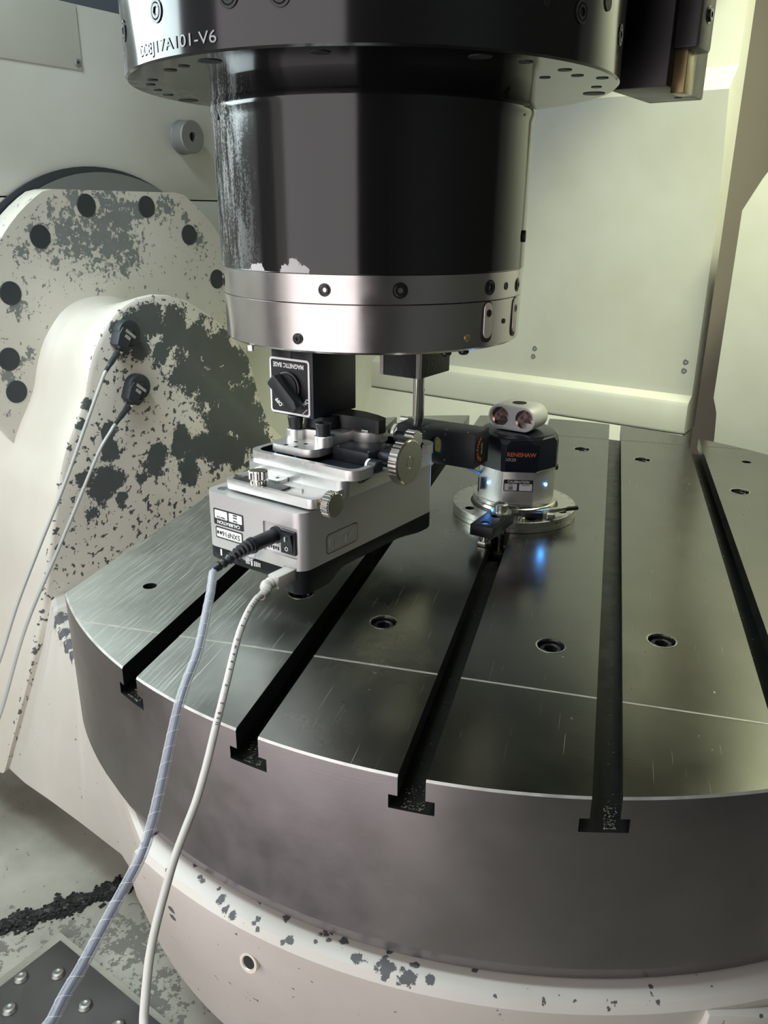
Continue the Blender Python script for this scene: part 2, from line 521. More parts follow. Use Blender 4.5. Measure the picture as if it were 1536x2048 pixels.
    def build(self, name, mat, parent=None, kind=None, loc=None, rot=None, angle=32, label=None):
        me = self.mesh(name, angle)
        me.materials.append(mat)
        o = bpy.data.objects.new(name, me)
        C.objects.link(o)
        if parent is not None:
            o.parent = parent
        if loc is not None:
            o.location = loc
        if rot is not None:
            o.rotation_euler = rot
        if kind:
            o['kind'] = kind
        if label:
            o['label'] = label
        return o


def cut(o, cutters, mats=None):
    """subtract closed shapes (MB) from object o; the cut faces take the cutter's material"""
    tmp = []
    for c, cm in cutters:
        me = c.mesh('cutter')
        me.materials.append(cm)
        k = bpy.data.objects.new('cutter', me)
        C.objects.link(k)
        k.parent = o.parent
        k.matrix_basis = o.matrix_basis
        md = o.modifiers.new('b', 'BOOLEAN')
        md.operation = 'DIFFERENCE'
        md.solver = 'EXACT'
        md.object = k
        md.material_mode = 'TRANSFER'
        tmp.append(k)
    bpy.context.view_layer.update()
    dg = bpy.context.evaluated_depsgraph_get()
    me = bpy.data.meshes.new_from_object(o.evaluated_get(dg))
    o.modifiers.clear()
    old = o.data
    o.data = me
    for p in me.polygons:
        p.use_smooth = True
    me.set_sharp_from_angle(angle=math.radians(32))
    bpy.data.meshes.remove(old)
    for k in tmp:
        bpy.data.objects.remove(k)
    return o


def tag(o, label, cat, group=None):
    o['label'] = label
    o['category'] = cat
    if group:
        o['group'] = group
    return o


def thing(name, label, cat, mat=None, group=None):
    o = bpy.data.objects.new(name, None)
    o.empty_display_size = 0.02
    C.objects.link(o)
    if mat is not None:
        o.matrix_world = mat
    return tag(o, label, cat, group)


def child(o, parent, name=None):
    c = o.copy()
    C.objects.link(c)
    c.parent = parent
    return c


def rrect(x0, y0, x1, y1, r, n=6):
    pts = []
    for cx, cy, a0 in ((x1 - r, y0 + r, -PI / 2), (x1 - r, y1 - r, 0), (x0 + r, y1 - r, PI / 2), (x0 + r, y0 + r, PI)):
        for k in range(n + 1):
            a = a0 + k * PI / 2 / n
            pts.append((cx + r * math.cos(a), cy + r * math.sin(a)))
    return pts


def circle(cx, cy, r, n=24, ry=None):
    ry = r if ry is None else ry
    return [(cx + r * math.cos(2 * PI * k / n), cy + ry * math.sin(2 * PI * k / n)) for k in range(n)]


def frame(o, x, y, z=None):
    """matrix with origin o, x axis x, y axis y"""
    x = Vector(x).normalized()
    y = Vector(y)
    y = (y - x * y.dot(x)).normalized()
    zz = x.cross(y)
    m = Matrix((x, y, zz)).transposed().to_4x4()
    m.translation = Vector(o)
    return m


def text_bm(body, size, bold=0.0, depth=0.0):
    cu = bpy.data.curves.new('txt', 'FONT')
    cu.body = body
    cu.size = size
    cu.align_x = 'CENTER'
    cu.align_y = 'CENTER'
    cu.offset = bold
    cu.extrude = depth
    cu.resolution_u = 3
    o = bpy.data.objects.new('txt', cu)
    C.objects.link(o)
    dg = bpy.context.evaluated_depsgraph_get()
    me = bpy.data.meshes.new_from_object(o.evaluated_get(dg))
    bm = bmesh.new()
    bm.from_mesh(me)
    bpy.data.objects.remove(o)
    bpy.data.curves.remove(cu)
    bpy.data.meshes.remove(me)
    return bm


def text(name, body, size, m, mat, parent, bold=0.0, depth=0.00006, warp=None, sx=1.0, label=None):
    bm = text_bm(body, size, bold, depth)
    if sx != 1.0:
        for v in bm.verts:
            v.co.x *= sx
    if warp:
        for v in bm.verts:
            v.co = Vector(warp(v.co))
    else:
        bmesh.ops.transform(bm, matrix=m, verts=bm.verts)
    mb = MB()
    mb.bm.free()
    mb.bm = bm
    return mb.build(name, mat, parent, label=label)


def knurl(r, z0, z1, n, depth, bevel=0.0006):
    """fluted knob outline as a prism about z"""
    pts = []
    for k in range(n * 4):
        a = 2 * PI * k / (n * 4)
        rr = r if k % 4 in (0, 1) else r - depth
        pts.append((rr * math.cos(a), rr * math.sin(a)))
    return MB().prism(pts, z0, z1, bevel=bevel, seg=1)


def hexpts(r, rot=0.0):
    return [(r * math.cos(PI / 3 * k + rot), r * math.sin(PI / 3 * k + rot)) for k in range(6)]


def socket_bm(r, h, hexr, rot=0.2):
    """socket-head screw head standing on z = 0, hexagon recess as a ring of faces"""
    t = MB()
    seg = 24
    b = r * 0.14
    verts, faces = [], []

    def ring(rr, z, hexa=False):
        i0 = len(verts)
        for k in range(seg):
            a = 2 * PI * k / seg + rot
            if hexa:
                s = (k % 4) / 4.0
                p = Vector(hexpts(rr, rot)[k // 4]).lerp(Vector(hexpts(rr, rot)[(k // 4 + 1) % 6]), s)
                verts.append((p.x, p.y, z))
            else:
                verts.append((rr * math.cos(a), rr * math.sin(a), z))
        return i0
    rs = [ring(r, 0), ring(r, h - b), ring(r - b, h), ring(hexr, h, True), ring(hexr, h * 0.35, True)]
    for A, B in zip(rs, rs[1:]):
        for k in range(seg):
            faces.append((A + k, A + (k + 1) % seg, B + (k + 1) % seg, B + k))
    faces.append([rs[-1] + k for k in range(seg)])
    faces.append([rs[0] + k for k in range(seg)][::-1])
    return t.poly(verts, faces)


def shared(mb, mat, angle=32, pit=None):
    me = mb.mesh('shared', angle)
    me.materials.append(mat)
    if pit is not None:                                             # the floor of a hexagon socket is dark
        me.materials.append(M['dark_hole'])
        for p in me.polygons:
            if p.normal.z > 0.9 and p.center.z < pit:
                p.material_index = 1
    return me


def put(name, me, parent, m, label=None):
    o = bpy.data.objects.new(name, me)
    C.objects.link(o)
    o.parent = parent
    o.matrix_basis = m
    if label:
        o['label'] = label
    return o


def smooth_path(pts, n=8):
    """Catmull-Rom through pts"""
    pts = [Vector(p) for p in pts]
    out = []
    for i in range(len(pts) - 1):
        p0 = pts[max(i - 1, 0)]
        p1, p2 = pts[i], pts[i + 1]
        p3 = pts[min(i + 2, len(pts) - 1)]
        for k in range(n):
            t = k / n
            out.append(0.5 * ((2 * p1) + (p2 - p0) * t + (2 * p0 - 5 * p1 + 4 * p2 - p3) * t * t + (3 * p1 - p0 - 3 * p2 + p3) * t ** 3))
    out.append(pts[-1])
    return out


RZ = (0, 0, MA)
# axes swap for profiles drawn in (b, z) and extruded along a
BZA = Matrix(((0, 0, 1, 0), (1, 0, 0, 0), (0, 1, 0, 0), (0, 0, 0, 1)))   # (x,y,z)->(a=z, b=x, z=y)
# profiles drawn in (a, z), extruded along b
AZB = Matrix(((1, 0, 0, 0), (0, 0, 1, 0), (0, 1, 0, 0), (0, 0, 0, 1)))   # (x,y,z)->(a=x, b=z, z=y)


def structure(o, name=None):
    o['kind'] = 'structure'
    return o


# ================================================================== setting
FZ = -0.50
floor = MB().box((-1.6, -1.16, FZ - 0.05), (1.2, 1.1, FZ)).build('floor', M['floor'], kind='structure', rot=RZ)
ceil_ = MB().box((-1.0, -1.6, 1.40), (1.2, 1.1, 1.45)).build('ceiling', M['ceiling'], kind='structure', rot=RZ)
# left wall: two sheets with an open joint, a hood above
wl = MB().box((-0.80, -1.6, FZ), (-0.75, 1.1, 0.3655), 0.0012).box((-0.80, -1.6, 0.3675), (-0.75, 1.1, 0.633), 0.0012)
wall_left = wl.build('wall_left', M['cream'], kind='structure', rot=RZ)
hood = MB().box((-0.90, -1.6, 0.633), (-0.86, 1.1, 1.40)).box((-0.88, -1.6, 0.60), (-0.802, 1.1, 0.62)).build('hood_panel', M['hood'], wall_left)
cov = MB().box((-0.7502, -0.60, 0.546), (-0.748, -0.006, 0.80 - 0.168), 0.0004).build('cover_panel', M['cream'], wall_left)
AX = Matrix.Rotation(PI / 2, 4, 'Y')          # z axis -> +a
scr = shared(socket_bm(0.0052, 0.003, 0.0026), M['grey_rubber'])
put('screw', scr, wall_left, Matrix.Translation((-0.748, -0.014, 0.555)) @ AX)
put('screw', scr, wall_left, Matrix.Translation((-0.75, -0.141, 0.359)) @ AX)
tc = MB().cyl(0.0272, 0.0, 0.004, 40, bevel=0.001, mat=Matrix.Translation((-0.75, 0.180, 0.467)) @ AX)
tc.lathe([(0.0262, 0.003), (0.0262, 0.026), (0.0245, 0.028), (0.0075, 0.028), (0.0075, 0.018), (0, 0.018)], 40, mat=Matrix.Translation((-0.75, 0.180, 0.467)) @ AX)
tag(tc.build('round_buffer', M['grey_rubber'], rot=RZ), 'round grey buffer with a centre hole bolted to the upper left wall', 'buffer')

# rear wall: lower sheet, a lip at its foot, a sheet leaning forward, a bright ledge and the upper sheet
wb = MB()
prof = [(0.80, -0.05), (0.732, -0.052), (0.730, -0.049), (0.730, 0.002), (0.733, 0.009), (0.750, 0.020), (0.750, 0.362), (0.712, 0.548), (0.714, 0.551),
        (0.750, 0.588), (0.750, 1.40), (0.80, 1.40)]
wb.prism(prof, -0.75, 0.006, mat=BZA)
wall_back = wb.build('wall_back', M['cream'], kind='structure', rot=RZ)
MB().prism([(0.728, -0.0545), (0.58, -0.36), (0.58, FZ), (0.80, FZ), (0.80, -0.0545)], -0.75, 0.004, mat=BZA).build('chip_chute', M['cream'], wall_back)
for a_, z_ in ((-0.331, 0.079), (-0.333, 0.062), (-0.002 - 0.012, 0.084), (-0.015, 0.067)):
    put('screw', scr, wall_back, Matrix.Translation((a_, 0.752, z_)) @ Matrix.Rotation(PI / 2, 4, 'X'))
# recess between the rear wall and the right-hand cover
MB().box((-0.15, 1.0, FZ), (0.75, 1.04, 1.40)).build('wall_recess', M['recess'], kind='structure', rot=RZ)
rp = [(0.075, FZ), (0.070, -0.043), (0.0685, -0.015), (0.067, 0.005), (0.058, 0.032), (0.0585, 0.357), (0.083, 0.406), (0.24, 0.66), (0.24, 1.40), (1.0, 1.40), (1.0, FZ)]
wall_right = MB().prism(rp, 0.70, 0.73, bevel=0.003, mat=AZB).build('wall_right', M['cream'], kind='structure', rot=RZ)
MB().box((0.98, -1.6, FZ), (1.02, 1.1, 1.40)).build('trim_1', M['enclosure'], kind='structure', rot=RZ)
# front of the enclosure: a doorway that the photographer looks through
MB().box((0.41, -1.20, FZ), (1.1, -1.16, 1.40)).box((-1.6, -1.20, FZ), (-0.78, -1.16, 1.40)).box((-0.9, -1.20, 1.05), (0.45, -1.16, 1.40)).build('wall_front', M['enclosure'], kind='structure', rot=RZ)
MB().box((-0.749, -1.15, FZ), (-0.72, -0.84, 1.39)).build('added_dark_panel_1', M['enclosure'], kind='structure', rot=RZ)  # unseen dark panel added to darken reflections of the front left side

MB().box((-0.86, -1.6, FZ), (-0.805, 1.1, 0.60)).build('joint_light_stop', M['enclosure'], wall_left)  # unseen dark sheet added to stop light leaking through the wall joint
# floor: plate with bolts, sludge line
SL = []
for k in range(26):
    t = k / 25
    a_ = -0.462 + t * 0.175 - 0.03 * t * (1 - t)
    b_ = -0.60 + t * 0.335 + 0.005 * math.sin(9 * t) + random.uniform(-.003, .003)
    SL.append((a_, b_))
sl = MB()
for k in range(2200):
    t = random.random() * 24.99
    i0 = int(t)
    (a0, b0), (a1, b1) = SL[i0], SL[i0 + 1]
    t -= i0
    w0 = 0.011 + 0.004 * math.sin(i0 * 1.7)
    off = random.gauss(0, 0.55) * w0
    h_ = max(0.0012, (0.0055 - abs(off) * 0.25) * random.uniform(0.5, 1.2))
    q_ = random.uniform(0.0008, 0.0030)
    sl.box((-q_ * 1.6, -q_, 0), (q_ * 1.6, q_, h_), mat=Matrix.Translation((a0 + (a1 - a0) * t - off * 0.9, b0 + (b1 - b0) * t + off * 0.45, FZ)) @ Matrix.Rotation(random.uniform(0, PI), 4, 'Z') @ Matrix.Rotation(random.uniform(-.3, .3), 4, 'X'))
slo = sl.build('oily_sludge', M['dirt'], rot=RZ)
tag(slo, 'dark strip of oily sludge and chips lying across the floor', 'sludge')
slo['kind'] = 'stuff'
cvm = MX @ Matrix.Translation((-0.330, -0.478, FZ))
cv = thing('floor_cover', 'bolted dark metal cover plate low on the floor in front', 'cover', cvm)
MB().prism([(-0.018, 0.012), (0.45, 0.012), (0.45, -0.45), (-0.018, -0.45)], 0.0, 0.012, bevel=0.010, seg=2, bottom=False).build('cover_frame', M['floor'], cv)
MB().prism([(0.0, 0.0), (0.45, 0.0), (0.45, -0.45), (0.0, -0.45)], 0.010, 0.0150, bevel=0.0015).build('cover_plate', M['cover_steel'], cv)
bolt_b = shared(MB().lathe([(0, 0), (0.0085, 0), (0.0085, 0.001), (0.0062, 0.0035), (0.0035, 0.0042), (0, 0.003)], 20), M['bolt_grey'])
for x_, y_ in ((0.010, -0.058), (0.040, -0.030), (0.036, -0.088), (0.100, -0.036), (0.012, -0.135), (0.15, -0.03)):
    put('bolt', bolt_b, cv, Matrix.Translation((x_, y_, 0.0150)))

# ================================================================== tilting cradle
cr = thing('tilting_cradle', 'cream cast cradle with chipped paint carrying the round steel table', 'machine cradle', MX.copy())
AXZ = 0.147
# bearing flange on the left wall
pts = []
for k in range(96):
    a_ = 2 * PI * k / 96
    pts.append((0.262 * math.cos(a_), AXZ + min(0.262 * math.sin(a_), 0.2305)))
MB().prism(pts, -0.742, -0.70, bevel=0.014, seg=4, mat=BZA, bottom=False).build('bearing_flange', M['cream_flange'], cr)
MB().prism(circle(-0.006, AXZ - 0.004, 0.270, 96), -0.7495, -0.745, mat=BZA).build('gap_shade_disc', M['plug_black'], cr)  # black disc standing in for the shaded gap around the flange
MB().prism(circle(0.009, AXZ - 0.004, 0.2625, 96), -0.7495, -0.7425, mat=BZA).build('seal_plate', M['grey_rubber'], cr)
cap = shared(MB().cyl(0.0165, -0.002, 0.0012, 28, bevel=0.0006), M['plug_black'])
for b_, z_ in ((-0.061, 0.356), (0.051, 0.355), (-0.144, 0.313), (0.136, 0.311), (0.194, 0.235), (-0.202, 0.238), (-0.219, 0.147), (-0.215, 0.099)):
    put('bolt_cap', cap, cr, Matrix.Translation((-0.70, b_, z_)) @ AX)
# the arm, swept from the flange to the inner face
face = [(-0.059, 0.235), (-0.097, 0.23), (-0.134, 0.212), (-0.169, 0.173), (-0.187, 0.135), (-0.201, 0.096), (-0.236, 0.04), (-0.262, -0.026), (-0.283, -0.093), (-0.296, -0.142),
        (-0.312, -0.19), (-0.40, -0.40), (0.44, -0.40), (0.41, -0.23), (0.302, -0.145), (0.206, -0.039), (0.174, -0.008), (0.152, 0.037), (0.129, 0.117), (0.102, 0.15), (0.075, 0.177), (0.035, 0.203), (0.0, 0.223), (-0.03, 0.232)]
face = [(v.x, v.y) for v in smooth_path([(*p, 0) for p in face[:10]], 3)] + face[10:]
nf = len(face)
layers = []
for a_, s_ in ((-0.72, 0.012), (-0.706, -0.004), (-0.698, -0.013), (-0.688, -0.019), (-0.67, -0.022), (-0.62, -0.013), (-0.572, -0.001), (-0.564, -0.002), (-0.56, -0.007)):
    L = []
    for i, (b_, z_) in enumerate(face):
        p0, p1 = Vector(face[i - 1]), Vector(face[(i + 1) % nf])
        t_ = (p1 - p0).normalized()
        n_ = Vector((t_.y, -t_.x))
        if n_.dot(Vector((b_ - 0.0, z_ + 0.1))) < 0:
            n_ = -n_
        k = s_ if z_ > 0.0 or a_ > -0.565 else s_ * 0.3
        L.append((a_, b_ + n_.x * k, z_ + n_.y * k))
    layers.append(L)
V = [p for L in layers for p in L]
F = []
for l in range(len(layers) - 1):
    for i in range(nf):
        j = (i + 1) % nf
        F.append((l * nf + i, l * nf + j, (l + 1) * nf + j, (l + 1) * nf + i))
F.append([(len(layers) - 1) * nf + i for i in range(nf)])
MB().poly(V, F).build('arm', M['cream_arm'], cr, angle=40)
# bridge under the table and the round apron about the table
top_e = [(-0.748, -0.262), (-0.575, -0.280), (-0.47, -0.338), (-0.397, -0.366), (-0.29, -0.422), (-0.18, -0.472), (-0.076, -0.521)]
bot_e = [(-0.748, -0.390), (-0.575, -0.393), (-0.52, -0.398), (-0.45, -0.398), (-0.38, -0.398), (-0.30, -0.400), (-0.205, -0.428)]
yv, yf = [], []
for (ta, tb_), (ba, bb) in zip(top_e, bot_e):
    dn = Vector((ba - ta, bb - tb_, -0.235)).normalized()
    yv += [(ta, 0.30, -0.1655), (ta, tb_ + 0.004, -0.1655), (ta + dn.x * 0.004, tb_ + dn.y * 0.004 - 0.001, -0.1655 + dn.z * 0.004), (ba - dn.x * 0.008, bb - dn.y * 0.008, -0.40 - dn.z * 0.008), (ba, bb + 0.006, -0.40), (ba, 0.30, -0.40)]
for k in range(len(top_e) - 1):
    for e in range(6):
        yf.append((k * 6 + e, k * 6 + (e + 1) % 6, (k + 1) * 6 + (e + 1) % 6, (k + 1) * 6 + e))
yf += [list(range(6)), [(len(top_e) - 1) * 6 + e for e in range(6)]]
yk = MB().poly(yv, yf)
yk.box((-0.10, -0.30, -0.40), (0.60, 0.30, -0.20))
yk.build('bridge', M['cream_yoke'], cr, angle=25)
aprof = [(0.40, -0.168), (0.503, -0.1655), (0.522, -0.167), (0.5285, -0.170), (0.5325, -0.1755), (0.532, -0.185), (0.516, -0.26), (0.500, -0.33), (0.486, -0.392), (0.478, -0.40), (0.36, -0.40)]
av, af = [], []
NA = 110
for k in range(NA + 1):
    for r_, z_ in aprof:
        st_ = -98.2 - 17.5 * min(1.0, max(0.0, (-0.168 - z_) / 0.232))
        a_ = math.radians(st_ + (75.0 - st_) * k / NA)
        av.append((r_ * math.cos(a_), r_ * math.sin(a_), z_))
npf = len(aprof)
for k in range(NA):
    for e in range(npf):
        af.append((k * npf + e, k * npf + (e + 1) % npf, (k + 1) * npf + (e + 1) % npf, (k + 1) * npf + e))
af += [list(range(npf)), [NA * npf + e for e in range(npf)]]
apo = MB().poly(av, af).build('apron', M['cream_yoke'], cr, angle=25)
pa = frame((0.0542, -0.5262, -0.2135), (0.995, 0.1, 0), (0.0, 0.22, 1))
MB().lathe([(0.0052, -0.004), (0.0085, -0.004), (0.0085, 0.0005), (0.0062, 0.0005), (0.0052, -0.001)], 28, mat=pa, closed=True).build('washer', M['key_white'], cr)
MB().cyl(0.0056, -0.006, -0.0005, 24, mat=pa).build('screw_hole', M['dark_hole'], cr)
gm = frame((0.3665, -0.3865, -0.1760), (0.75, 0.66, -0.16), (0.15, 0.22, 1))
MB().box((0.0, -0.06, -0.01), (0.08, 0.0, 0.0045), 0.0015, mat=gm).build('guard_plate', M['cream_yoke'], cr)

# ================================================================== round T-slot table
tb = thing('rotary_table', 'round steel T-slot table with ground top and dark parallel slots', 'machine table')
R = 0.5197
TW = 0.0192


def outline(r, x):
    o = []
    a0 = math.acos(x / r)
    n = 90
    for k in range(n + 1):
        a = a0 + (PI - 2 * a0) * k / n
        o.append((r * math.cos(a), r * math.sin(a)))
    for k in range(n + 1):
        a = PI + a0 + (PI - 2 * a0) * k / n
        o.append((r * math.cos(a), r * math.sin(a)))
    return o


o0, o1 = outline(R - 0.0015, 0.389 - 0.0012), outline(R, 0.389)
n_ = len(o0)
tv = [(x, y, 0) for x, y in o0] + [(x, y, -0.0014) for x, y in o1] + [(x, y, -0.1475) for x, y in o1]
tf = [list(range(n_))] + [list(range(2 * n_, 3 * n_))[::-1]]
for l in range(2):
    for i in range(n_):
        j = (i + 1) % n_
        tf.append((l * n_ + i, (l + 1) * n_ + i, (l + 1) * n_ + j, l * n_ + j))
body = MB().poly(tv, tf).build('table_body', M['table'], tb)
body.data.materials.append(M['table_side'])
body.data.materials.append(M['groove'])
for p in body.data.polygons:
    if abs(p.normal.z) < 0.5:
        p.material_index = 1
    elif p.normal.z < 0.9 and p.center.z > -0.01:
        p.material_index = 2
sl = MB()
SX = [-0.25, -0.125, 0.0, 0.125, 0.25]
for x in SX:
    h = TW / 2
    H = 0.016
    sl.prism([(x - h, 0.01), (x - h, -0.0165), (x - H, -0.0165), (x - H, -0.0275), (x + H, -0.0275), (x + H, -0.0165), (x + h, -0.0165), (x + h, 0.01)], -0.6, 0.6,
             mat=Matrix(((1, 0, 0, 0), (0, 0, 1, 0), (0, 1, 0, 0), (0, 0, 0, 1))))
BOLTS = [(-0.168, -0.281), (0.168, -0.281), (-0.075, -0.316), (0.075, -0.317), (0.166, 0.294), (0.075, 0.3275), (0.2893, 0.1744), (-0.166, 0.294), (-0.075, 0.3275)]
THR = [(-0.318, -0.3075), (0.3175, 0.326), (0.318, -0.3075), (-0.318, 0.326)]
for x, y in BOLTS:
    sl.cyl(0.0124, -0.018, 0.01, 32, mat=Matrix.Translation((x, y, 0)))
for x, y in THR:
    sl.cyl(0.0068, -0.03, 0.01, 24, mat=Matrix.Translation((x, y, 0)))
cut(body, [(sl, M['slot'])])
MB().lathe([(0.45, -0.163), (0.514, -0.163), (0.5145, -0.1475), (0.45, -0.1475)], 160, closed=True).build('bottom_ring', M['table_side'], tb)
bh = shared(socket_bm(0.0102, 0.012, 0.0062), M['bolt_black'], pit=0.009)
for x, y in BOLTS:
    put('socket_bolt', bh, tb, Matrix.Translation((x, y, -0.0150)) @ Matrix.Rotation(random.random(), 4, 'Z'))
rimm = shared(MB().lathe([(0.0118, 0.0001), (0.0130, 0.00025), (0.0126, -0.002), (0.0118, -0.002)], 32, closed=True), M['zinc'])
for x, y in BOLTS:
    put('counterbore_rim', rimm, tb, Matrix.Translation((x, y, 0)))
gy = (-0.3894, 0.4015)
for y in gy:
    xe = math.sqrt(R * R - y * y) - 0.002
    xe = min(xe, 0.386)
    ed = [-xe] + [v for x in SX for v in (x - TW / 2, x + TW / 2)] + [xe]
    for k in range(0, len(ed), 2):
        MB().box((ed[k], y - 0.0010, -0.0004), (ed[k + 1], y + 0.0010, 0.00018)).build('scribed_line', M['groove'] if y < 0 else M['table_side'], tb)
# swarf
sw = MB()


def sliver(mb, x, y, z, s):
    a = random.uniform(0, PI)
    l = s * random.uniform(0.5, 1.8)
    mb.box((-l, -s * 0.22, 0), (l, s * 0.22, s * 0.3), mat=Matrix.Translation((x, y, z)) @ Matrix.Rotation(a, 4, 'Z') @ Matrix.Rotation(random.uniform(0, .5), 4, 'Y'))


for k in range(120):
    x, y = random.uniform(-0.36, 0.42), random.uniform(-0.46, 0.35)
    if x * x + y * y < 0.25 and all(abs(x - s) > 0.012 for s in SX):
        sliver(sw, x, y, 0.0002, random.uniform(0.0004, 0.0009))
for x in SX:
    for k in range(150):
        y = random.uniform(-0.5, 0.4)
        if k > 70:
            y = -math.sqrt(R * R - x * x) + 0.002 + random.random() ** 2 * 0.03
        if x > 0.1:
            dx = random.uniform(0.0, 0.008)
        else:
            dx = random.uniform(-0.008, 0.008)
        y = max(y, -math.sqrt(R * R - (abs(x + dx) + 0.002) ** 2) + 0.003)
        sliver(sw, x + dx, y, -0.0273, random.uniform(0.0004, 0.0009))
swo = sw.build('metal_swarf', M['swarf'])
tag(swo, 'bright metal swarf slivers scattered on the table top and in its slots', 'swarf')
swo['kind'] = 'stuff'

# ================================================================== spindle head
SX0, SY0, SZ0 = -0.146, -0.1057, 0.23
sp = thing('spindle_head', 'black spindle head with bright steel nose rings hanging above the table', 'spindle', Matrix.Translation((SX0, SY0, SZ0)))
MB().lathe([(0.0, 0.0), (0.1505, 0.0), (0.1526, 0.002), (0.1532, 0.0430), (0.1522, 0.0436), (0.12, 0.0436)], 160).build('nose_ring', M['steel'], sp)
MB().lathe([(0.12, 0.0436), (0.1522, 0.0436), (0.1534, 0.0442), (0.1538, 0.0684), (0.1532, 0.0690), (0.12, 0.0690)], 160).build('upper_ring', M['steel'], sp)
MB().lathe([(0.12, 0.0690), (0.1534, 0.0690), (0.1543, 0.0696), (0.1555, 0.198), (0.1575, 0.205), (0.158, 0.2085), (0.1565, 0.213), (0.155, 0.216), (0.155, 0.232)], 160).build('quill', M['quill'], sp)
fl = MB().lathe([(0.10, 0.2296), (0.2285, 0.2296), (0.2302, 0.2313), (0.2308, 0.55), (0.10, 0.55)], 180).build('head_flange', M['spindle'], sp)


def on_cyl(r, ang, z):
    a = math.radians(ang)
    n = Vector((math.cos(a), math.sin(a), 0))
    t = Vector((-math.sin(a), math.cos(a), 0))
    return frame(n * r + Vector((0, 0, z)), t, (0, 0, 1))      # local z points outwards


hs = shared(socket_bm(0.0048, 0.0024, 0.0024), M['bolt_black'], pit=0.0015)
rr = shared(MB().lathe([(0.0049, -0.001), (0.0062, -0.001), (0.0062, 0.0005), (0.0049, 0.0005)], 28, closed=True), M['bolt_black'])
for ang, z, s in ((-90.0, 0.0558, 0.92), (-65.2, 0.0561, 1.12), (-29.6, 0.0556, 1.12), (-7.9, 0.0545, 1.05), (-100.3, 0.0121, 0.80), (-150, 0.0558, 1.0)):
    put('socket_screw', hs, sp, on_cyl(0.1535, ang, z) @ Matrix.Translation((0, 0, -0.0012)) @ Matrix.Scale(s, 4))
    put('screw_seat', rr, sp, on_cyl(0.1535, ang, z) @ Matrix.Scale(s, 4))
sm = shared(MB().cyl(0.0032, -0.002, 0.0004, 20), M['dark_hole'])
for ang, z, s in ((-19.2, 0.0553, 1.1), (-19.2, 0.0229, 0.75), (-11.5, -0.0, 0.1)):
    put('tapped_hole', sm, sp, on_cyl(0.1536, ang, z) @ Matrix.Scale(s, 4))
MB().cyl(0.0031, -0.002, 0.0006, 24, bevel=0.0002, mat=on_cyl(0.1532, -39.6, 0.0121)).build('brass_plug', M['brass'], sp)
for ang in (-30.0, -9.4):
    m = on_cyl(0.1530, ang, 0.0262)
    MB().prism(rrect(-0.0072, -0.0205, 0.0072, 0.0172, 0.0070), -0.002, 0.00055, mat=m).build('key_slot', M['dark_hole'], sp)
    MB().prism(rrect(-0.0060, -0.0165, 0.0060, 0.0160, 0.0059), -0.002, 0.0016, bevel=0.0005, mat=m).build('drive_key', M['key_white'], sp)
    MB().lathe([(0, 0.0017), (0.0016, 0.0017), (0.0018, 0.0022), (0.0034, 0.0022), (0.0034, 0.0012)], 24, mat=m @ Matrix.Translation((0, 0.0065, 0))).build('key_screw', M['bolt_black'], sp)
for ang in (-46.5, -38.5):
    MB().lathe([(0.0052, 0.0), (0.0052, -0.0022), (0.0035, -0.0042), (0, -0.0048)], 20, mat=on_cyl(0.1455, ang, 0) @ Matrix.Rotation(-PI / 2, 4, 'X')).build('clamp_stud', M['bolt_black'], sp)
MB().box((-0.0028, -0.004, -0.006), (0.0028, 0.004, 0.0), 0.001, mat=Matrix.Translation((-0.0865, -0.1215, 0))).build('nose_clip', M['zinc'], sp)
fb = shared(socket_bm(0.0060, 0.003, 0.0034), M['bolt_black'], pit=0.002)
fr = shared(MB().lathe([(0.0062, -0.001), (0.0082, -0.001), (0.0082, 0.0006), (0.0062, 0.0006)], 28, closed=True), M['bolt_black'])
for ang, z in ((-120.5, 0.2634), (-140.1, 0.2615), (-100.8, 0.2640), (-30.4, 0.2643), (-9.1, 0.2618), (-90.6, 0.262), (-160, 0.262)):
    put('flange_bolt', fb, sp, on_cyl(0.2303, ang, z) @ Matrix.Translation((0, 0, -0.002)))
    put('bolt_seat', fr, sp, on_cyl(0.2305, ang, z))
for ang, z, s in ((-40.5, 0.265, 1.0), (-20.2, 0.2775, 2.0), (-79, 0.285, 1.0)):
    put('tapped_hole', sm, sp, on_cyl(0.2304, ang, z) @ Matrix.Scale(s, 4))
hd = shared(MB().cyl(0.0048, -0.0006, 0.002, 20), M['dark_hole'])
for ang, r_, s in ((-112.6, 0.205, 2.0), (-130.0, 0.2047, 1.2), (-122.7, 0.2046, 1.0), (-147.7, 0.2069, 1.0), (-155.9, 0.2096, 0.9), (-165.8, 0.2102, 0.9), (-175.1, 0.2119, 1.1), (173.1, 0.2136, 2.2),
                  (-24.9, 0.2063, 1.2), (-16.8, 0.1756, 1.0), (-15.9, 0.2035, 1.1), (-9.9, 0.2191, 1.1), (4.3, 0.2102, 1.0), (16.1, 0.2145, 2.2), (-39.3, 0.2069, 1.2), (-51.4, 0.2074, 1.9), (-85, 0.206, 1.6)):
    a = math.radians(ang)
    put('face_hole', hd, sp, Matrix.Translation((r_ * math.cos(a), r_ * math.sin(a), 0.2297)) @ Matrix.Diagonal((s, s, 1, 1)))
for ang, z in ((-137.9, 0.2080), (-14.7, 0.2125), (-4.8, 0.105)):
    put('tapped_hole', sm, sp, on_cyl(0.1565, ang, z - 0.006) @ Matrix.Diagonal((1.0, 1.7, 1, 1)))


def cyl_warp(r, ang0, z0):
    return lambda c: ((r + c.z) * math.cos(math.radians(ang0) + c.x / r), (r + c.z) * math.sin(math.radians(ang0) + c.x / r), z0 + c.y)


text('stamped_code', '008J17A101-V6', 0.0120, None, M['stamped'], sp, warp=cyl_warp(0.2309, -116.6, 0.2393), sx=1.36)

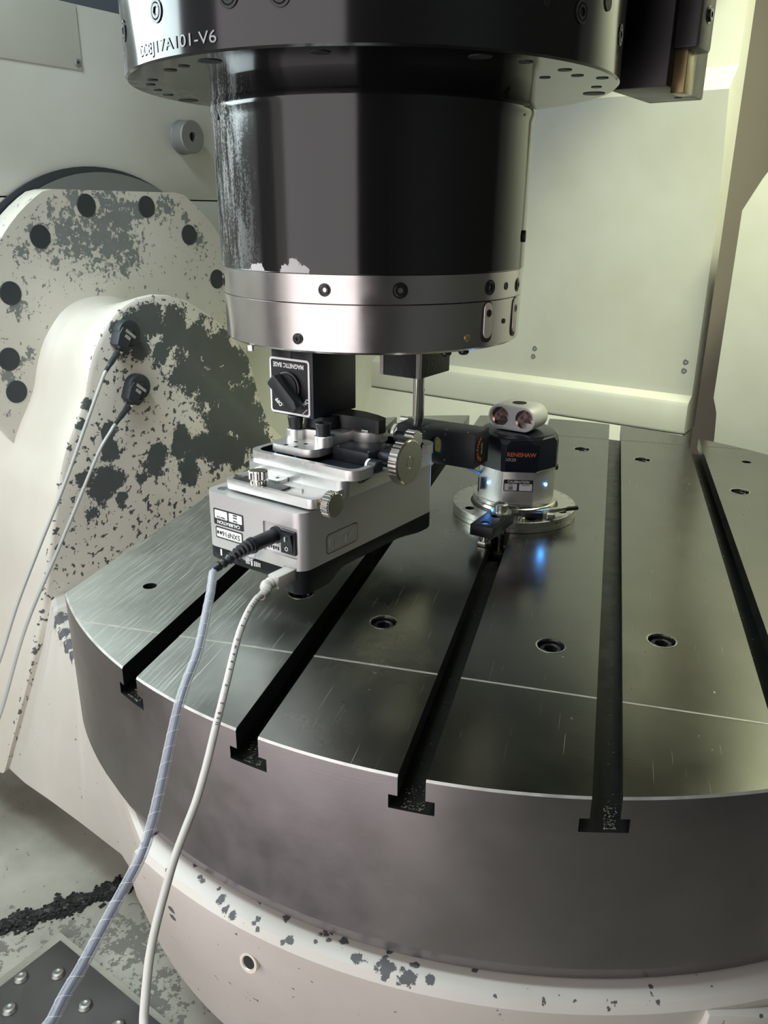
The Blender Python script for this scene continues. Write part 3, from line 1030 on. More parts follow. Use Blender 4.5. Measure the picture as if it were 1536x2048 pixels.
tag(MB().box((-0.42, -0.25, 0.785), (0.05, 0.70, 1.395), 0.01).build('headstock', M['block_steel'], rot=RZ), 'dark headstock casting above the black spindle head', 'machine head')

# dark block beside the head, with its clamp and stained bar
hb = thing('head_slide_block', 'dark square steel block right of the black spindle head', 'machine block', MX.copy())
MB().box((0.0555, 0.055, 0.4715), (0.117, 0.185, 0.95), 0.002).build('block_body', M['block_steel'], hb)
MB().box((0.117, 0.060, 0.505), (0.142, 0.105, 0.95), 0.003).build('clamp_bar', M['block_steel'], hb)
MB().box((0.117, 0.068, 0.466), (0.131, 0.098, 0.515), 0.001).build('stained_bar', M['brown_steel'], hb)
put('socket_screw', hs, hb, Matrix.Translation((0.142, 0.083, 0.536)) @ AX @ Matrix.Scale(1.3, 4))
put('screw_seat', rr, hb, Matrix.Translation((0.142, 0.083, 0.536)) @ AX @ Matrix.Scale(1.3, 4))
put('tapped_hole', sm, hb, Matrix.Translation((0.100, 0.15, 0.4715)) @ Matrix.Rotation(PI, 4, 'X') @ Matrix.Scale(1.3, 4))

# ================================================================== laser unit (hung upside down)
LR = Matrix(((0.937945, 0.346779, -0.002138), (-0.346686, 0.937805, 0.018202), (0.008318, -0.016331, 0.999832)))
LM = LR.to_4x4()
LM.translation = Vector((-0.139813, -0.347337, 0.053901))
lu = thing('laser_unit', 'silver and black laser unit hanging upside down above the table', 'laser', LM)
LW, LL = 0.12, 0.214
lb = MB().prism(rrect(-LW, 0, 0, LL, 0.0115, 8), 0.0, 0.0538, bevel=0.0026, seg=1, bottom=False).build('body', M['silver_paint'], lu)
FRN = frame((0, 0, 0), (1, 0, 0), (0, 0, 1))                       # local z of this frame is -y (outwards)
recess = MB().prism(rrect(-0.0455, 0.0112, -0.0060, 0.0398, 0.0018), -0.0016, 0.01, mat=FRN)
bad = frame((0, 0, 0), (0, 1, 0), (0, 0, 1))                        # z outwards = +x
brec = MB().prism(rrect(0.0330, 0.0072, 0.0778, 0.0254, 0.0030), -0.0006, 0.01, mat=bad)
cut(lb, [(recess, M['silver_paint']), (brec, M['silver_paint'])])
ol = []
for k, p in enumerate(rrect(-LW, 0, 0, LL, 0.0115, 8)):
    ol.append(p)
full = []
for i, p in enumerate(ol):
    q = ol[(i + 1) % len(ol)]
    d = math.hypot(q[0] - p[0], q[1] - p[1])
    n = max(1, int(d / 0.004))
    for k in range(n):
        full.append((p[0] + (q[0] - p[0]) * k / n, p[1] + (q[1] - p[1]) * k / n))


def sst(e0, e1, x):
    t = min(1, max(0, (x - e0) / (e1 - e0)))
    return t * t * (3 - 2 * t)


def cover_depth(x, y):
    foot = sst(-0.036, -0.014, x)
    g = 0.0102 * (1 - sst(0.032, 0.060, y)) + 0.0055 * sst(0.142, 0.195, y)
    return 0.0128 + foot * g


nn = len(full)
cvv = [(x, y, 0.0) for x, y in full]
ins = [((x + 0.06) * 0.985 - 0.06, (y - 0.107) * 0.991 + 0.107) for x, y in full]
cvv += [(x, y, -cover_depth(x, y) + 0.0016) for x, y in full]
cvv += [(ins[i][0], ins[i][1], -cover_depth(*full[i])) for i in range(nn)]
cvv.append((-0.06, 0.107, -0.0128))
cf = [list(range(nn))]
for l in range(2):
    for i in range(nn):
        j = (i + 1) % nn
        cf.append((l * nn + i, (l + 1) * nn + i, (l + 1) * nn + j, l * nn + j))
for i in range(nn):
    cf.append((2 * nn + i, 2 * nn + (i + 1) % nn, 3 * nn))
MB().poly(cvv, cf).build('cover', M['cover_black'], lu, label='black plastic cover')
# labels and controls of the rear face
MB().prism(rrect(-0.1082, 0.0230, -0.0697, 0.0388, 0.0015), -0.0001, 0.00025, mat=FRN).build('calibration_label', M['ink'], lu)
UPS = lambda x, z, h=0.00045: frame((x, -h, z), (-1, 0, 0), (0, 0, -1))  # upside-down lettering on the rear face
UPN = lambda x, z, h=0.00045: frame((x, -h, z), (1, 0, 0), (0, 0, 1))
for x0, x1 in ((-0.1066, -0.0902), (-0.0882, -0.0714)):
    MB().prism(rrect(x0, 0.0292, x1, 0.0374, 0.001), 0.0002, 0.0004, mat=FRN).build('label_field', M['white'], lu)
text('label_lettering', 'CALIBRATION', 0.0044, UPS(-0.0890, 0.0262), M['white'], lu, bold=0.00012, sx=1.05)
text('label_lettering', 'Date', 0.0026, UPS(-0.0800, 0.0307, 0.0005), M['ink'], lu, bold=0.00005)
text('label_lettering', 'Next Due', 0.0026, UPS(-0.0985, 0.0307, 0.0005), M['ink'], lu, bold=0.00005)
for z_ in (0.0333, 0.0357):
    MB().box((-0.0825, -0.00050, z_), (-0.0775, -0.0003, z_ + 0.0012)).build('label_entry', M['ink'], lu)
MB().prism(rrect(-0.1066, 0.0098, -0.0715, 0.0212, 0.0015), -0.0001, 0.00022, mat=FRN).build('serial_label', M['ink'], lu)
MB().prism(rrect(-0.1053, 0.0111, -0.0728, 0.0199, 0.0010), 0.0001, 0.00036, mat=FRN).build('label_field', M['white'], lu)
text('label_lettering', '5XNF16', 0.0068, UPS(-0.0865, 0.0155), M['ink'], lu, bold=0.00005, sx=1.0)
for x_ in (-0.1035, -0.0998):
    MB().prism(rrect(x_ - 0.0013, 0.0140, x_ + 0.0013, 0.0170, 0.0003), 0.0002, 0.00044, mat=FRN).prism(rrect(x_ - 0.0006, 0.0148, x_ + 0.0006, 0.0162, 0.0003), 0.0002, 0.0005, mat=FRN).build('mark', M['ink'], lu)
MB().cyl(0.0058, 0.0535, 0.0538, 28, mat=Matrix.Translation((-0.1075, 0.0135, 0))).build('corner_cap', M['grey_rubber'], lu)
# rocker switch
MB().prism(rrect(-0.0243, 0.0145, -0.0072, 0.0365, 0.0010), -0.003, 0.0008, bevel=0.0004, seg=1, bottom=False, mat=FRN).build('switch_bezel', M['black_plastic'], lu)
MB().prism([(0.0168, 0.0002), (0.0168, 0.0012), (0.0235, 0.0018), (0.0342, 0.0045), (0.0342, 0.0002)], -0.0222, -0.0098, bevel=0.0003, seg=1,
           mat=Matrix(((0, 0, 1, 0), (0, -1, 0, 0), (1, 0, 0, 0), (0, 0, 0, 1)))).build('rocker', M['black_anod'], lu)
MB().box((-0.0165, -0.0048, 0.0275), (-0.0155, -0.0033, 0.0315)).build('switch_mark', M['white'], lu)
MB().lathe([(0.0013, 0), (0.0020, 0), (0.0020, 0.0003), (0.0013, 0.0003)], 20, closed=True, mat=UPN(-0.0168, 0.0195, 0.0015)).build('switch_mark', M['white'], lu)
# power socket and its small label
MB().lathe([(0.0040, 0.0), (0.0078, 0.0), (0.0078, 0.0022), (0.0068, 0.0026), (0.0040, 0.0026)], 28, mat=FRN @ Matrix.Translation((-0.0304, 0.0292, -0.0016))).build('power_socket', M['black_plastic'], lu)
MB().prism(rrect(-0.0422, 0.0128, -0.0262, 0.0200, 0.0004), -0.0017, -0.0013, mat=FRN).build('socket_label', M['white'], lu)
for k in range(5):
    MB().box((-0.041 + k * 0.0028, 0.0010, 0.0145 + 0.0008 * (k % 2)), (-0.0393 + k * 0.0028, 0.00125, 0.0180)).build('label_entry', M['ink'], lu)
# ports in the cover
MB().prism(rrect(-0.0975, -0.0092, -0.0775, -0.0018, 0.0010), -0.001, 0.0003, mat=FRN).prism(rrect(-0.0965, -0.0083, -0.0785, -0.0027, 0.0006), -0.001, 0.0005, mat=FRN).build('data_port', M['bolt_black'], lu)
MB().prism(rrect(-0.0690, -0.0075, -0.0640, -0.0012, 0.0004), -0.001, 0.0003, mat=FRN).build('port_tab', M['zinc'], lu)
for k in range(4):
    MB().box((-0.0585 + k * 0.0022, -0.0004, -0.0078 + 0.0003 * k), (-0.0572 + k * 0.0022, 0.0002, -0.0028 - 0.0001 * k)).build('status_mark', M['white'], lu)
for x_, z_ in ((-0.1010, -0.0045), (-0.0615, -0.0050)):
    MB().prism(rrect(x_ - 0.0011, z_ - 0.0033, x_ + 0.0011, z_ + 0.0033, 0.0008), -0.001, 0.0003, mat=FRN).build('port_icon', M['white'], lu)
MB().prism(rrect(-0.0218, -0.0088, -0.0078, 0.0028, 0.0006), -0.001, 0.0008, mat=FRN).build('square_port', M['zinc'], lu)
# badge on the long side
UPB = frame((0.0002, 0.0554, 0.0163), (0, -1, 0), (0, 0, -1))
text('badge_lettering', 'XL-80', 0.0135, UPB @ Matrix.Translation((0, 0, -0.0004)), M['silver_paint'], lu, depth=0.0003, bold=0.0002, sx=1.1, label='raised silver letters')
bo = MB()
oa, ob = rrect(0.0326, 0.0068, 0.0782, 0.0258, 0.0033), rrect(0.0333, 0.0075, 0.0775, 0.0251, 0.0028)
nb = len(oa)
bo.poly([(*p, 0.0002) for p in oa] + [(*p, 0.0002) for p in ob], [(i, (i + 1) % nb, nb + (i + 1) % nb, nb + i) for i in range(nb)], mat=bad)
bo.build('badge_outline', M['bolt_black'], lu)

# ------------------------------------------------------------------ adjuster stage on the laser
st = thing('tilt_stage', 'silver adjuster stage with knobs bolted onto the laser unit', 'stage', LM)
pl = MB().prism(rrect(-0.1030, 0.0095, 0.0055, 0.120, 0.0075), 0.0565, 0.0655, bevel=0.0007, seg=2).build('tray_plate', M['alu'], st)
cut(pl, [(MB().prism(rrect(-0.0985, 0.0140, 0.0010, 0.0660, 0.005), 0.0622, 0.08), M['alu'])])
for x_, y_ in ((-0.09, 0.03), (-0.02, 0.03), (-0.06, 0.19), (-0.0465, 0.0225)):
    MB().cyl(0.0028, 0.0537, 0.0566, 16, mat=Matrix.Translation((x_, y_, 0))).build('spacer', M['zinc'], st)
MB().prism(rrect(-0.096, 0.0165, -0.040, 0.0320, 0.001), 0.0622, 0.0640).build('inlay_plate', M['alu_grey'], st)
MB().prism(rrect(-0.0718, 0.0330, -0.0560, 0.0480, 0.004), 0.0622, 0.0655, bevel=0.0005).build('screw_boss', M['alu'], st)
MB().cyl(0.0018, 0.0655, 0.0657, 16, mat=Matrix.Translation((-0.0645, 0.0410, 0))).build('screw_hole', M['dark_hole'], st)
MB().prism(rrect(-0.0400, 0.0300, -0.0250, 0.0335, 0.0015), 0.0622, 0.0648).build('tongue', M['alu'], st)
MB().cyl(0.0018, 0.0655, 0.0657, 16, mat=Matrix.Translation((-0.1005, 0.0235, 0))).build('screw_hole', M['dark_hole'], st)
rb = MB().prism(rrect(-0.1125, 0.0480, 0.0080, 0.200, 0.009), 0.0566, 0.0727, bevel=0.0008).build('step_block', M['alu'], st)
mf = MB().prism(rrect(-0.1140, 0.0530, 0.0170, 0.190, 0.012), 0.0727, 0.0822, bevel=0.0008).build('top_frame', M['alu'], st)
cut(mf, [(MB().prism(rrect(-0.1080, 0.0590, 0.0110, 0.180, 0.010), 0.0765, 0.1), M['black_anod']),
         (MB().box((0.002, 0.0800, 0.0740), (0.03, 0.1700, 0.1)), M['alu'])])
MB().cyl(0.0012, 0.0, 0.0006, 10, mat=Matrix.Translation((-0.1015, 0.0700, 0.0765))).build('dot_screw', M['zinc'], st)
for x_ in (-0.0910, -0.0660):
    MB().cyl(0.0018, 0.0765, 0.0812, 12, mat=Matrix.Translation((x_, 0.0690, 0))).build('blue_pin', M['blue_lens'], st)
# knobs
kt = Matrix.Translation((-0.0667, 0.0182, 0))
kn = knurl(0.0088, 0.0700, 0.0775, 18, 0.0007)
kn._join(knurl(0.0075, 0.0645, 0.0688, 18, 0.0006).bm)
kn.cyl(0.0062, 0.0640, 0.0778, 24)
km = kn.build('knurled_knob', M['chrome'], st)
km.location = (-0.0667, 0.0182, 0)
AXL = Matrix.Rotation(PI / 2, 4, 'Y')
k2 = Matrix.Translation((0.0, 0.0235, 0.0605)) @ AXL
ko = knurl(0.0117, 0.0100, 0.0185, 26, 0.0008).build('side_knob', M['chrome'], st)
ko.matrix_basis = k2
MB().cyl(0.0105, 0.0180, 0.0192, 32, bevel=0.0004, mat=k2).build('knob_face', M['knob_face'], st)
MB().cyl(0.0025, 0.0035, 0.0105, 16, mat=k2).build('knob_stem', M['brass'], st)
k3 = Matrix.Translation((0.0, 0.1125, 0.0815)) @ AXL
ko = knurl(0.0222, 0.0245, 0.0340, 32, 0.0006, 0.0008).build('large_knob', M['chrome'], st)
ko.matrix_basis = k3
MB().lathe([(0.0, 0.0352), (0.0050, 0.0352), (0.0054, 0.0348), (0.0058, 0.0352), (0.0198, 0.0352), (0.0208, 0.0342), (0.0208, 0.0335)], 48, mat=k3).build('knob_face', M['knob_face'], st)
MB().cyl(0.0024, 0.004, 0.0250, 16, mat=k3).build('knob_stem', M['chrome'], st)
MB().cyl(0.0062, 0.0095, 0.0115, 24, mat=k3).build('white_washer', M['white'], st)
k4 = Matrix.Translation((0.0, 0.141, 0.0950)) @ AXL
ko = knurl(0.0095, 0.0130, 0.0240, 18, 0.0010).build('small_black_knob', M['chrome'], st)
ko.matrix_basis = k4
MB().cyl(0.0060, 0.0, 0.0135, 16, mat=k4).build('knob_stem', M['black_anod'], st)
# drive housing with four dot screws
MB().box((-0.0400, 0.0915, 0.0766), (0.0030, 0.1330, 0.0890), 0.0008).build('drive_housing', M['black_anod'], st)
for x_, y_ in ((-0.0365, 0.0965), (-0.0365, 0.1290), (0.0, 0.0960), (0.0, 0.1280)):
    MB().cyl(0.0011, 0.0888, 0.0894, 12, mat=Matrix.Translation((x_, y_, 0))).build('dot_screw', M['zinc'], st)
MB().cyl(0.0075, 0.003, 0.0150, 20, mat=k3).build('drive_barrel', M['black_anod'], st)
# clamp lever
k5 = Matrix.Translation((0.0, 0.0905, 0.0785)) @ AXL
MB().cyl(0.0066, 0.006, 0.0165, 24, bevel=0.0012, mat=k5).tube([(0.0112, 0.088, 0.0770), (0.0118, 0.080, 0.0735), (0.0122, 0.070, 0.0712), (0.0122, 0.0655, 0.0708)], [0.0045, 0.0038, 0.003, 0.0028], 12).build('black_lever', M['black_plastic'], st)
MB().cyl(0.0060, 0.0035, 0.0060, 24, mat=k5).build('white_washer', M['white'], st)
# clamp plate with bosses and cap screws
cp = MB().prism(rrect(-0.1005, 0.0665, -0.0430, 0.165, 0.0125), 0.0812, 0.0888, bevel=0.0006).build('clamp_plate', M['alu'], st)
hc = MB()
for x_, y_ in ((-0.0790, 0.0700), (-0.0665, 0.0700), (-0.0790, 0.0840), (-0.0665, 0.0840)):
    hc.cyl(0.0023, 0.083, 0.10, 18, mat=Matrix.Translation((x_, y_, 0)))
cut(cp, [(hc, M['dark_hole'])])
bs = MB()
for x_, y_ in ((-0.0895, 0.0960), (-0.0485, 0.0890)):
    bs.cyl(0.0088, 0.0880, 0.0988, 28, bevel=0.0006, mat=Matrix.Translation((x_, y_, 0)))
bs.prism([(-0.098, 0.098), (-0.083, 0.099), (-0.070, 0.103), (-0.056, 0.094), (-0.040, 0.092), (-0.040, 0.150), (-0.098, 0.150)], 0.0880, 0.0980, bevel=0.0006)
bs.prism(circle(-0.030, 0.138, 0.018, 28), 0.0880, 0.0985, bevel=0.0008)
bs.build('clamp_boss', M['alu'], st)
cs = MB().lathe([(0, 0.0988), (0.0064, 0.0988), (0.0078, 0.1105), (0.0074, 0.1112), (0.0036, 0.1112), (0.0034, 0.1075), (0, 0.1075)], 28)
cme = shared(cs, M['black_plastic'])
for x_, y_ in ((-0.0895, 0.0960), (-0.0485, 0.0890)):
    put('cap_screw', cme, st, Matrix.Translation((x_, y_, 0)))
MB().lathe([(0, 0.0975), (0.0180, 0.0975), (0.0200, 0.1000), (0.0185, 0.1105), (0, 0.1105)], 36, mat=Matrix.Translation((-0.0760, 0.1230, 0))).build('collar', M['black_anod'], st)
lv = MB().prism([(-0.072, 0.152), (-0.045, 0.152), (-0.026, 0.147), (-0.013, 0.141), (-0.009, 0.135), (-0.010, 0.125), (-0.016, 0.1245), (-0.030, 0.128), (-0.050, 0.126), (-0.072, 0.122)], 0.0985, 0.1115, bevel=0.0010)
lv.build('clamp_handle', M['black_plastic'], st)
MB().cyl(0.0015, 0.0, 0.008, 12, mat=Matrix.Translation((-0.030, 0.1255, 0.0995)) @ AXL).build('handle_pin', M['zinc'], st)

# ================================================================== magnetic bases under the spindle nose
mg = thing('magnetic_base', 'large black magnetic base with a white-bordered rotary switch plate', 'magnet', LM)
x0, x1, y0, y1, z0, z1 = -0.1180, -0.0653, 0.0950, 0.1620, 0.1106, 0.1752
MB().box((x0, y0, z0), (-0.0925, y1, z1), 0.0012).box((-0.0910, y0, z0), (x1, y1, z1), 0.0012).box((-0.094, y0 + 0.001, z0 + 0.001), (-0.09, y1 - 0.001, z1 - 0.001)).build('magnet_body', M['black_anod'], mg)
MF = frame((0, y0, 0), (1, 0, 0), (0, 0, 1))
MB().prism(rrect(-0.1196, 0.1120, -0.0688, 0.1664, 0.0035), 0.0, 0.0010, mat=MF).build('switch_plate', M['white'], mg, label='white border plate')
MB().prism(rrect(-0.1175, 0.1141, -0.0709, 0.1643, 0.0022), 0.0005, 0.0013, mat=MF).build('plate_face', M['ink'], mg)
text('plate_lettering', 'MAGNETIC BASE', 0.0062, frame((-0.0950, y0 - 0.00135, 0.1597), (-1, 0, 0), (0, 0, -1)), M['white'], mg, bold=0.00012, sx=0.84)
ca = math.radians(42)
text('plate_lettering', 'OFF', 0.0056, frame((-0.1085, y0 - 0.00135, 0.1228), (-math.cos(ca), 0, math.sin(ca)), (-math.sin(ca), 0, -math.cos(ca))), M['white'], mg, bold=0.00012)
ca = math.radians(-42)
text('plate_lettering', 'ON', 0.0056, frame((-0.0738, y0 - 0.00135, 0.1262), (-math.cos(ca), 0, math.sin(ca)), (-math.sin(ca), 0, -math.cos(ca))), M['white'], mg, bold=0.00012)
MB().poly([(-0.1052, y0 - 0.0014, 0.1222), (-0.1018, y0 - 0.0014, 0.1222), (-0.1022, y0 - 0.0014, 0.1200), (-0.0998, y0 - 0.0014, 0.1190), (-0.1005, y0 - 0.0014, 0.1200), (-0.1012, y0 - 0.0014, 0.1206), (-0.1030, y0 - 0.0014, 0.1204)], [(0, 1, 2), (2, 3, 4), (2, 4, 5), (2, 5, 6), (0, 2, 6)]).build('plate_arrow', M['white'], mg)
MB().box((-0.0045, -0.0003, -0.0006), (0.0045, 0.0, 0.0006), mat=Matrix.Translation((-0.0755, y0 - 0.0013, 0.1165)) @ Matrix.Rotation(math.radians(-42), 4, 'Y')).build('plate_mark', M['grey_print'], mg)
KC = frame((-0.0945, y0 - 0.0012, 0.1385), (1, 0, 0), (0, 0, 1))
MB().lathe([(0.0155, 0), (0.0155, 0.0035), (0.0145, 0.0040), (0.0138, 0.0040), (0.0138, 0.0055), (0, 0.0055)], 44, mat=KC).build('knob_disc', M['black_plastic'], mg)
MB().prism([(-0.0190, -0.0050), (-0.0170, -0.0066), (0.0160, -0.0066), (0.0215, -0.0040), (0.0225, 0.0), (0.0215, 0.0040), (0.0160, 0.0066), (-0.0170, 0.0066), (-0.0190, 0.0050)], 0.004, 0.0160, bevel=0.0016,
           mat=KC @ Matrix.Translation((0.0032, -0.0030, 0)) @ Matrix.Rotation(math.radians(-42), 4, 'Z')).build('knob_handle', M['black_plastic'], mg)

m2m = Matrix.Translation((-0.101, -0.074, 0.1752)) @ Matrix.Rotation(-0.33, 4, 'Z')
m2 = thing('magnetic_base', 'smaller-looking black magnet block with bare steel edges above the round post', 'magnet', m2m)
MB().box((-0.0500, 0, 0), (0, 0.067, 0.0546), 0.0012).build('magnet_body', M['black_rough'], m2)
for xa, xb in ((-0.0048, 0.0003), (-0.0535, -0.0484)):
    MB().box((xa, -0.0006, 0.0003), (xb, 0.004, 0.0545), 0.0004).build('pole_strip', M['etched'], m2, label='bare steel pole edge')

pt = MB().lathe([(0, 0.1195), (0.0066, 0.1195), (0.0066, 0.1755), (0, 0.1755)], 36, mat=Matrix.Translation((-0.1080, -0.0450, 0)))
pt.cyl(0.0012, 0.0, 0.0072, 12, mat=Matrix.Translation((-0.1080, -0.0450, 0.158)) @ Matrix.Rotation(PI / 2, 4, 'Y'))
tag(pt.build('mounting_post', M['post']), 'round bright steel post between the small magnet block and the optic housing', 'post')

# ------------------------------------------------------------------ optic housing on the post
IM = Matrix.Translation((-0.1297, -0.0613, 0.0800)) @ Matrix.Rotation(math.radians(-14.4), 4, 'Z')
io = thing('optic_housing', 'long black optic housing with an oval window beside the rotary calibrator', 'optic', IM)
MB().box((0.0, 0.0, 0.002), (0.0318, 0.040, 0.040), 0.0007).build('clamp_block', M['black_anod'], io)
hs2 = MB().box((0.0320, 0.0, 0.0), (0.0990, 0.040, 0.040), 0.0006).build('housing', M['black_anod'], io)
IFN = frame((0, 0, 0), (1, 0, 0), (0, 0, 1))
cut(hs2, [(MB().prism(circle(0.0510, 0.0205, 0.0082, 36, 0.0112), -0.006, 0.01, mat=IFN), M['black_anod'])])
MB().prism([(x, z) for x, z in circle(0.0510, 0.0205, 0.0081, 36, 0.0111)], -0.0062, -0.0055, mat=IFN).build('window_teal', M['lens_teal'], io)
MB().prism([(0.0478, 0.0125), (0.0545, 0.0125), (0.0552, 0.020), (0.0545, 0.0290), (0.0500, 0.0300), (0.0478, 0.0285)], -0.0056, -0.0050, mat=IFN).build('window_amber', M['lens'], io)
dot = shared(MB().cyl(0.0009, 0, 0.0004, 12), M['zinc'])
for x_, z_ in ((0.0365, 0.0355), (0.0625, 0.0355), (0.0365, 0.0060), (0.0625, 0.0060)):
    put('dot_screw', dot, io, IFN @ Matrix.Translation((x_, z_, 0)))
for x_, y_ in ((0.037, 0.005), (0.062, 0.005), (0.088, 0.005), (0.052, 0.034), (0.088, 0.035)):
    put('dot_screw', dot, io, Matrix.Translation((x_, y_, 0.040)))
IE = frame((0.0990, 0.020, 0.020), (0, 1, 0), (0, 0, 1))
MB().lathe([(0.0168, 0.0), (0.0174, 0.0), (0.0174, 0.0005), (0.0168, 0.0005)], 44, closed=True, mat=IE).build('badge_ring', M['bolt_black'], io)
MB().cyl(0.0167, 0.0, 0.0003, 44, mat=IE).build('round_badge', M['ink'], io)
rb_ = MB()
for k, ch in enumerate('RENISHAW'):
    ang = math.radians(258 - k * 20.5)
    b_ = text_bm(ch, 0.0058, 0.00015, 0.00005)
    mm = IE @ Matrix.Rotation(ang - PI / 2, 4, 'Z') @ Matrix.Translation((0, 0.0126, 0.0004))
    bmesh.ops.transform(b_, matrix=mm, verts=b_.verts)
    rb_._join(b_)
rb_.build('badge_lettering', M['orange'], io)
text('badge_code', '5KL055', 0.0042, IE @ Matrix.Translation((-0.0005, 0, 0.0004)) @ Matrix.Rotation(PI / 2, 4, 'Z'), M['grey_print'], io, bold=0.00006)
AXI = Matrix.Rotation(-PI / 2, 4, 'Y')
kw = knurl(0.0120, 0.001, 0.0055, 40, 0.0004)
kw._join(knurl(0.0120, 0.0068, 0.0115, 40, 0.0004).bm)
kw.cyl(0.0108, 0.0, 0.011, 32)
ko = kw.build('thumb_wheel', M['zinc'], io)
ko.matrix_basis = Matrix.Translation((0, 0.016, 0.0235)) @ AXI
MB().cyl(0.0030, 0.004, 0.0150, 18, mat=Matrix.Translation((0.002, 0.034, 0.0375)) @ AXI).cyl(0.0016, -0.001, 0.005, 12, mat=Matrix.Translation((0.002, 0.034, 0.0375)) @ AXI).build('thumb_screw', M['zinc'], io)

# ================================================================== rotary calibrator
xm = Matrix.Translation((0.004, 0.010, 0.0)) @ Matrix.Rotation(math.radians(10), 4, 'Z')
xr = thing('rotary_calibrator', 'round silver and navy calibrator on a steel ring with blue lights', 'calibrator', xm)
br = MB().lathe([(0.0, 0.0), (0.0745, 0.0), (0.0752, 0.0007), (0.0752, 0.0058), (0.0742, 0.0062), (0.0742, 0.0068), (0.0752, 0.0072), (0.0752, 0.0130), (0.0745, 0.0137), (0.0, 0.0137)], 120).build('base_ring', M['ring_steel'], xr)
hc = MB()
for ang in (-150, -30, 90, -75):
    a = math.radians(ang)
    hc.cyl(0.0058, 0.004, 0.03, 24, mat=Matrix.Translation((0.0635 * math.cos(a), 0.0635 * math.sin(a), 0)))
cut(br, [(hc, M['dark_hole'])])
for k in range(24):
    a = 2 * PI * k / 24
    MB().box((-0.0003, -0.0018, 0), (0.0003, 0.0018, 0.0001), mat=Matrix.Translation((0.0722 * math.cos(a), 0.0722 * math.sin(a), 0.0137)) @ Matrix.Rotation(a - PI / 2, 4, 'Z')).build('scale_tick', M['ink'], xr)
MB().cyl(0.0011, -0.001, 0.0003, 12, mat=on_cyl(0.0752, -52, 0.0095)).build('side_hole', M['dark_hole'], xr)
MB().lathe([(0.0505, 0.0137), (0.0510, 0.0145), (0.0510, 0.0205), (0.0500, 0.0212), (0.0500, 0.0245), (0.0, 0.0245)], 96).build('inner_ring', M['ring_steel'], xr)
MB().lathe([(0.0512, 0.0137), (0.0535, 0.0137), (0.0535, 0.0139), (0.0512, 0.0139)], 96, closed=True).build('groove_shade_ring', M['dark_hole'], xr)  # flat black ring painting the shade of a groove round the inner ring


def octo(f, c):
    """octagon with flat distance f, its corners broken by c"""
    t = f * math.tan(PI / 8)
    pts = []
    for k in range(8):
        a = -PI / 2 + k * PI / 4
        n = Vector((math.cos(a), math.sin(a)))
        s = Vector((-math.sin(a), math.cos(a)))
        pts.append(n * f - s * (t - c))
        pts.append(n * f + s * (t - c))
    return [(p.x, p.y) for p in pts]


MB().prism(octo(0.0452, 0.0015), 0.0245, 0.0680, bevel=0.0005, seg=1).build('body', M['alu'], xr)
hv = MB()
LY = [(0.0462, 0.0015, 0.0655), (0.0468, 0.003, 0.0665), (0.0468, 0.004, 0.0985), (0.0458, 0.008, 0.1035), (0.0440, 0.013, 0.1052)]
vv = []
for f, c, z in LY:
    vv += [(x, y, z) for x, y in octo(f, c)]
ff = []
for l in range(len(LY) - 1):
    for i in range(16):
        j = (i + 1) % 16
        ff.append((l * 16 + i, l * 16 + j, (l + 1) * 16 + j, (l + 1) * 16 + i))
ff.append([(len(LY) - 1) * 16 + i for i in range(16)])
ff.append([i for i in range(16)][::-1])
hv.poly(vv, ff)
hv.lathe([(0.044, 0.1045), (0.0432, 0.1062), (0.0395, 0.1072), (0.0, 0.1078)], 64)
hv.build('head', M['navy'], xr, angle=22, label='glossy navy plastic head')
XF = frame((0, -0.0468, 0), (1, 0, 0), (0, 0, 1))
text('maker_lettering', 'RENISHAW', 0.0068, XF @ Matrix.Translation((0.0015, 0.0868, 0.00015)), M['orange'], xr, bold=0.00016, sx=0.98)
text('type_lettering', 'XR20', 0.0052, XF @ Matrix.Translation((-0.0105, 0.0805, 0.00015)), M['grey_print'], xr, bold=0.00008)
XB = frame((0, -0.0452, 0), (1, 0, 0), (0, 0, 1))
MB().prism(rrect(-0.0170, 0.0418, 0.0175, 0.0560, 0.0015), 0, 0.0002, mat=XB).build('calibration_label', M['ink'], xr)
for x0_, x1_ in ((-0.0160, -0.0012), (0.0012, 0.0164)):
    MB().prism(rrect(x0_, 0.0427, x1_, 0.0510, 0.0008), 0.0001, 0.0003, mat=XB).build('label_field', M['white'], xr)
text('label_lettering', 'CALIBRATION', 0.0040, XB @ Matrix.Translation((0.0002, 0.0534, 0.00030)), M['white'], xr, bold=0.0001)
text('label_lettering', 'Date', 0.0022, XB @ Matrix.Translation((-0.0086, 0.0497, 0.00038)), M['ink'], xr, bold=0.00006)
text('label_lettering', 'Next Due', 0.0022, XB @ Matrix.Translation((0.0088, 0.0497, 0.00038)), M['ink'], xr, bold=0.00006)
for z_ in (0.0440, 0.0462):
    MB().box((-0.0112, z_, 0.0002), (-0.0060, z_ + 0.0013, 0.00038), mat=XB).build('label_entry', M['ink'], xr)
for s in (-1, 1):
    a = -PI / 2 + s * PI / 4
    p = Vector((0.0452 * math.cos(a), 0.0452 * math.sin(a), 0.0465)) + Vector((-math.sin(a), math.cos(a), 0)) * (0.003 * s)
    MB().lathe([(0.0017, -0.0005), (0.0016, 0.0004), (0.0008, 0.0010), (0, 0.0012)], 16, mat=frame(p, (-math.sin(a), math.cos(a), 0), (0, 0, 1))).build('blue_light', M['led'], xr)
for s, z_, r_ in ((1, 0.058, 0.004),):
    MB().cyl(r_, 0.0, 0.006, 18, bevel=0.001, mat=Matrix.Translation((0.0452, 0.006, z_)) @ Matrix.Rotation(PI / 2, 4, 'Y')).build('side_button', M['black_plastic'], xr)
MB().tube([(-0.042, -0.018, 0.0530), (-0.050, -0.0225, 0.0575), (-0.060, -0.028, 0.0640)], 0.0017, 10).build('toggle_rod', M['white'], xr)
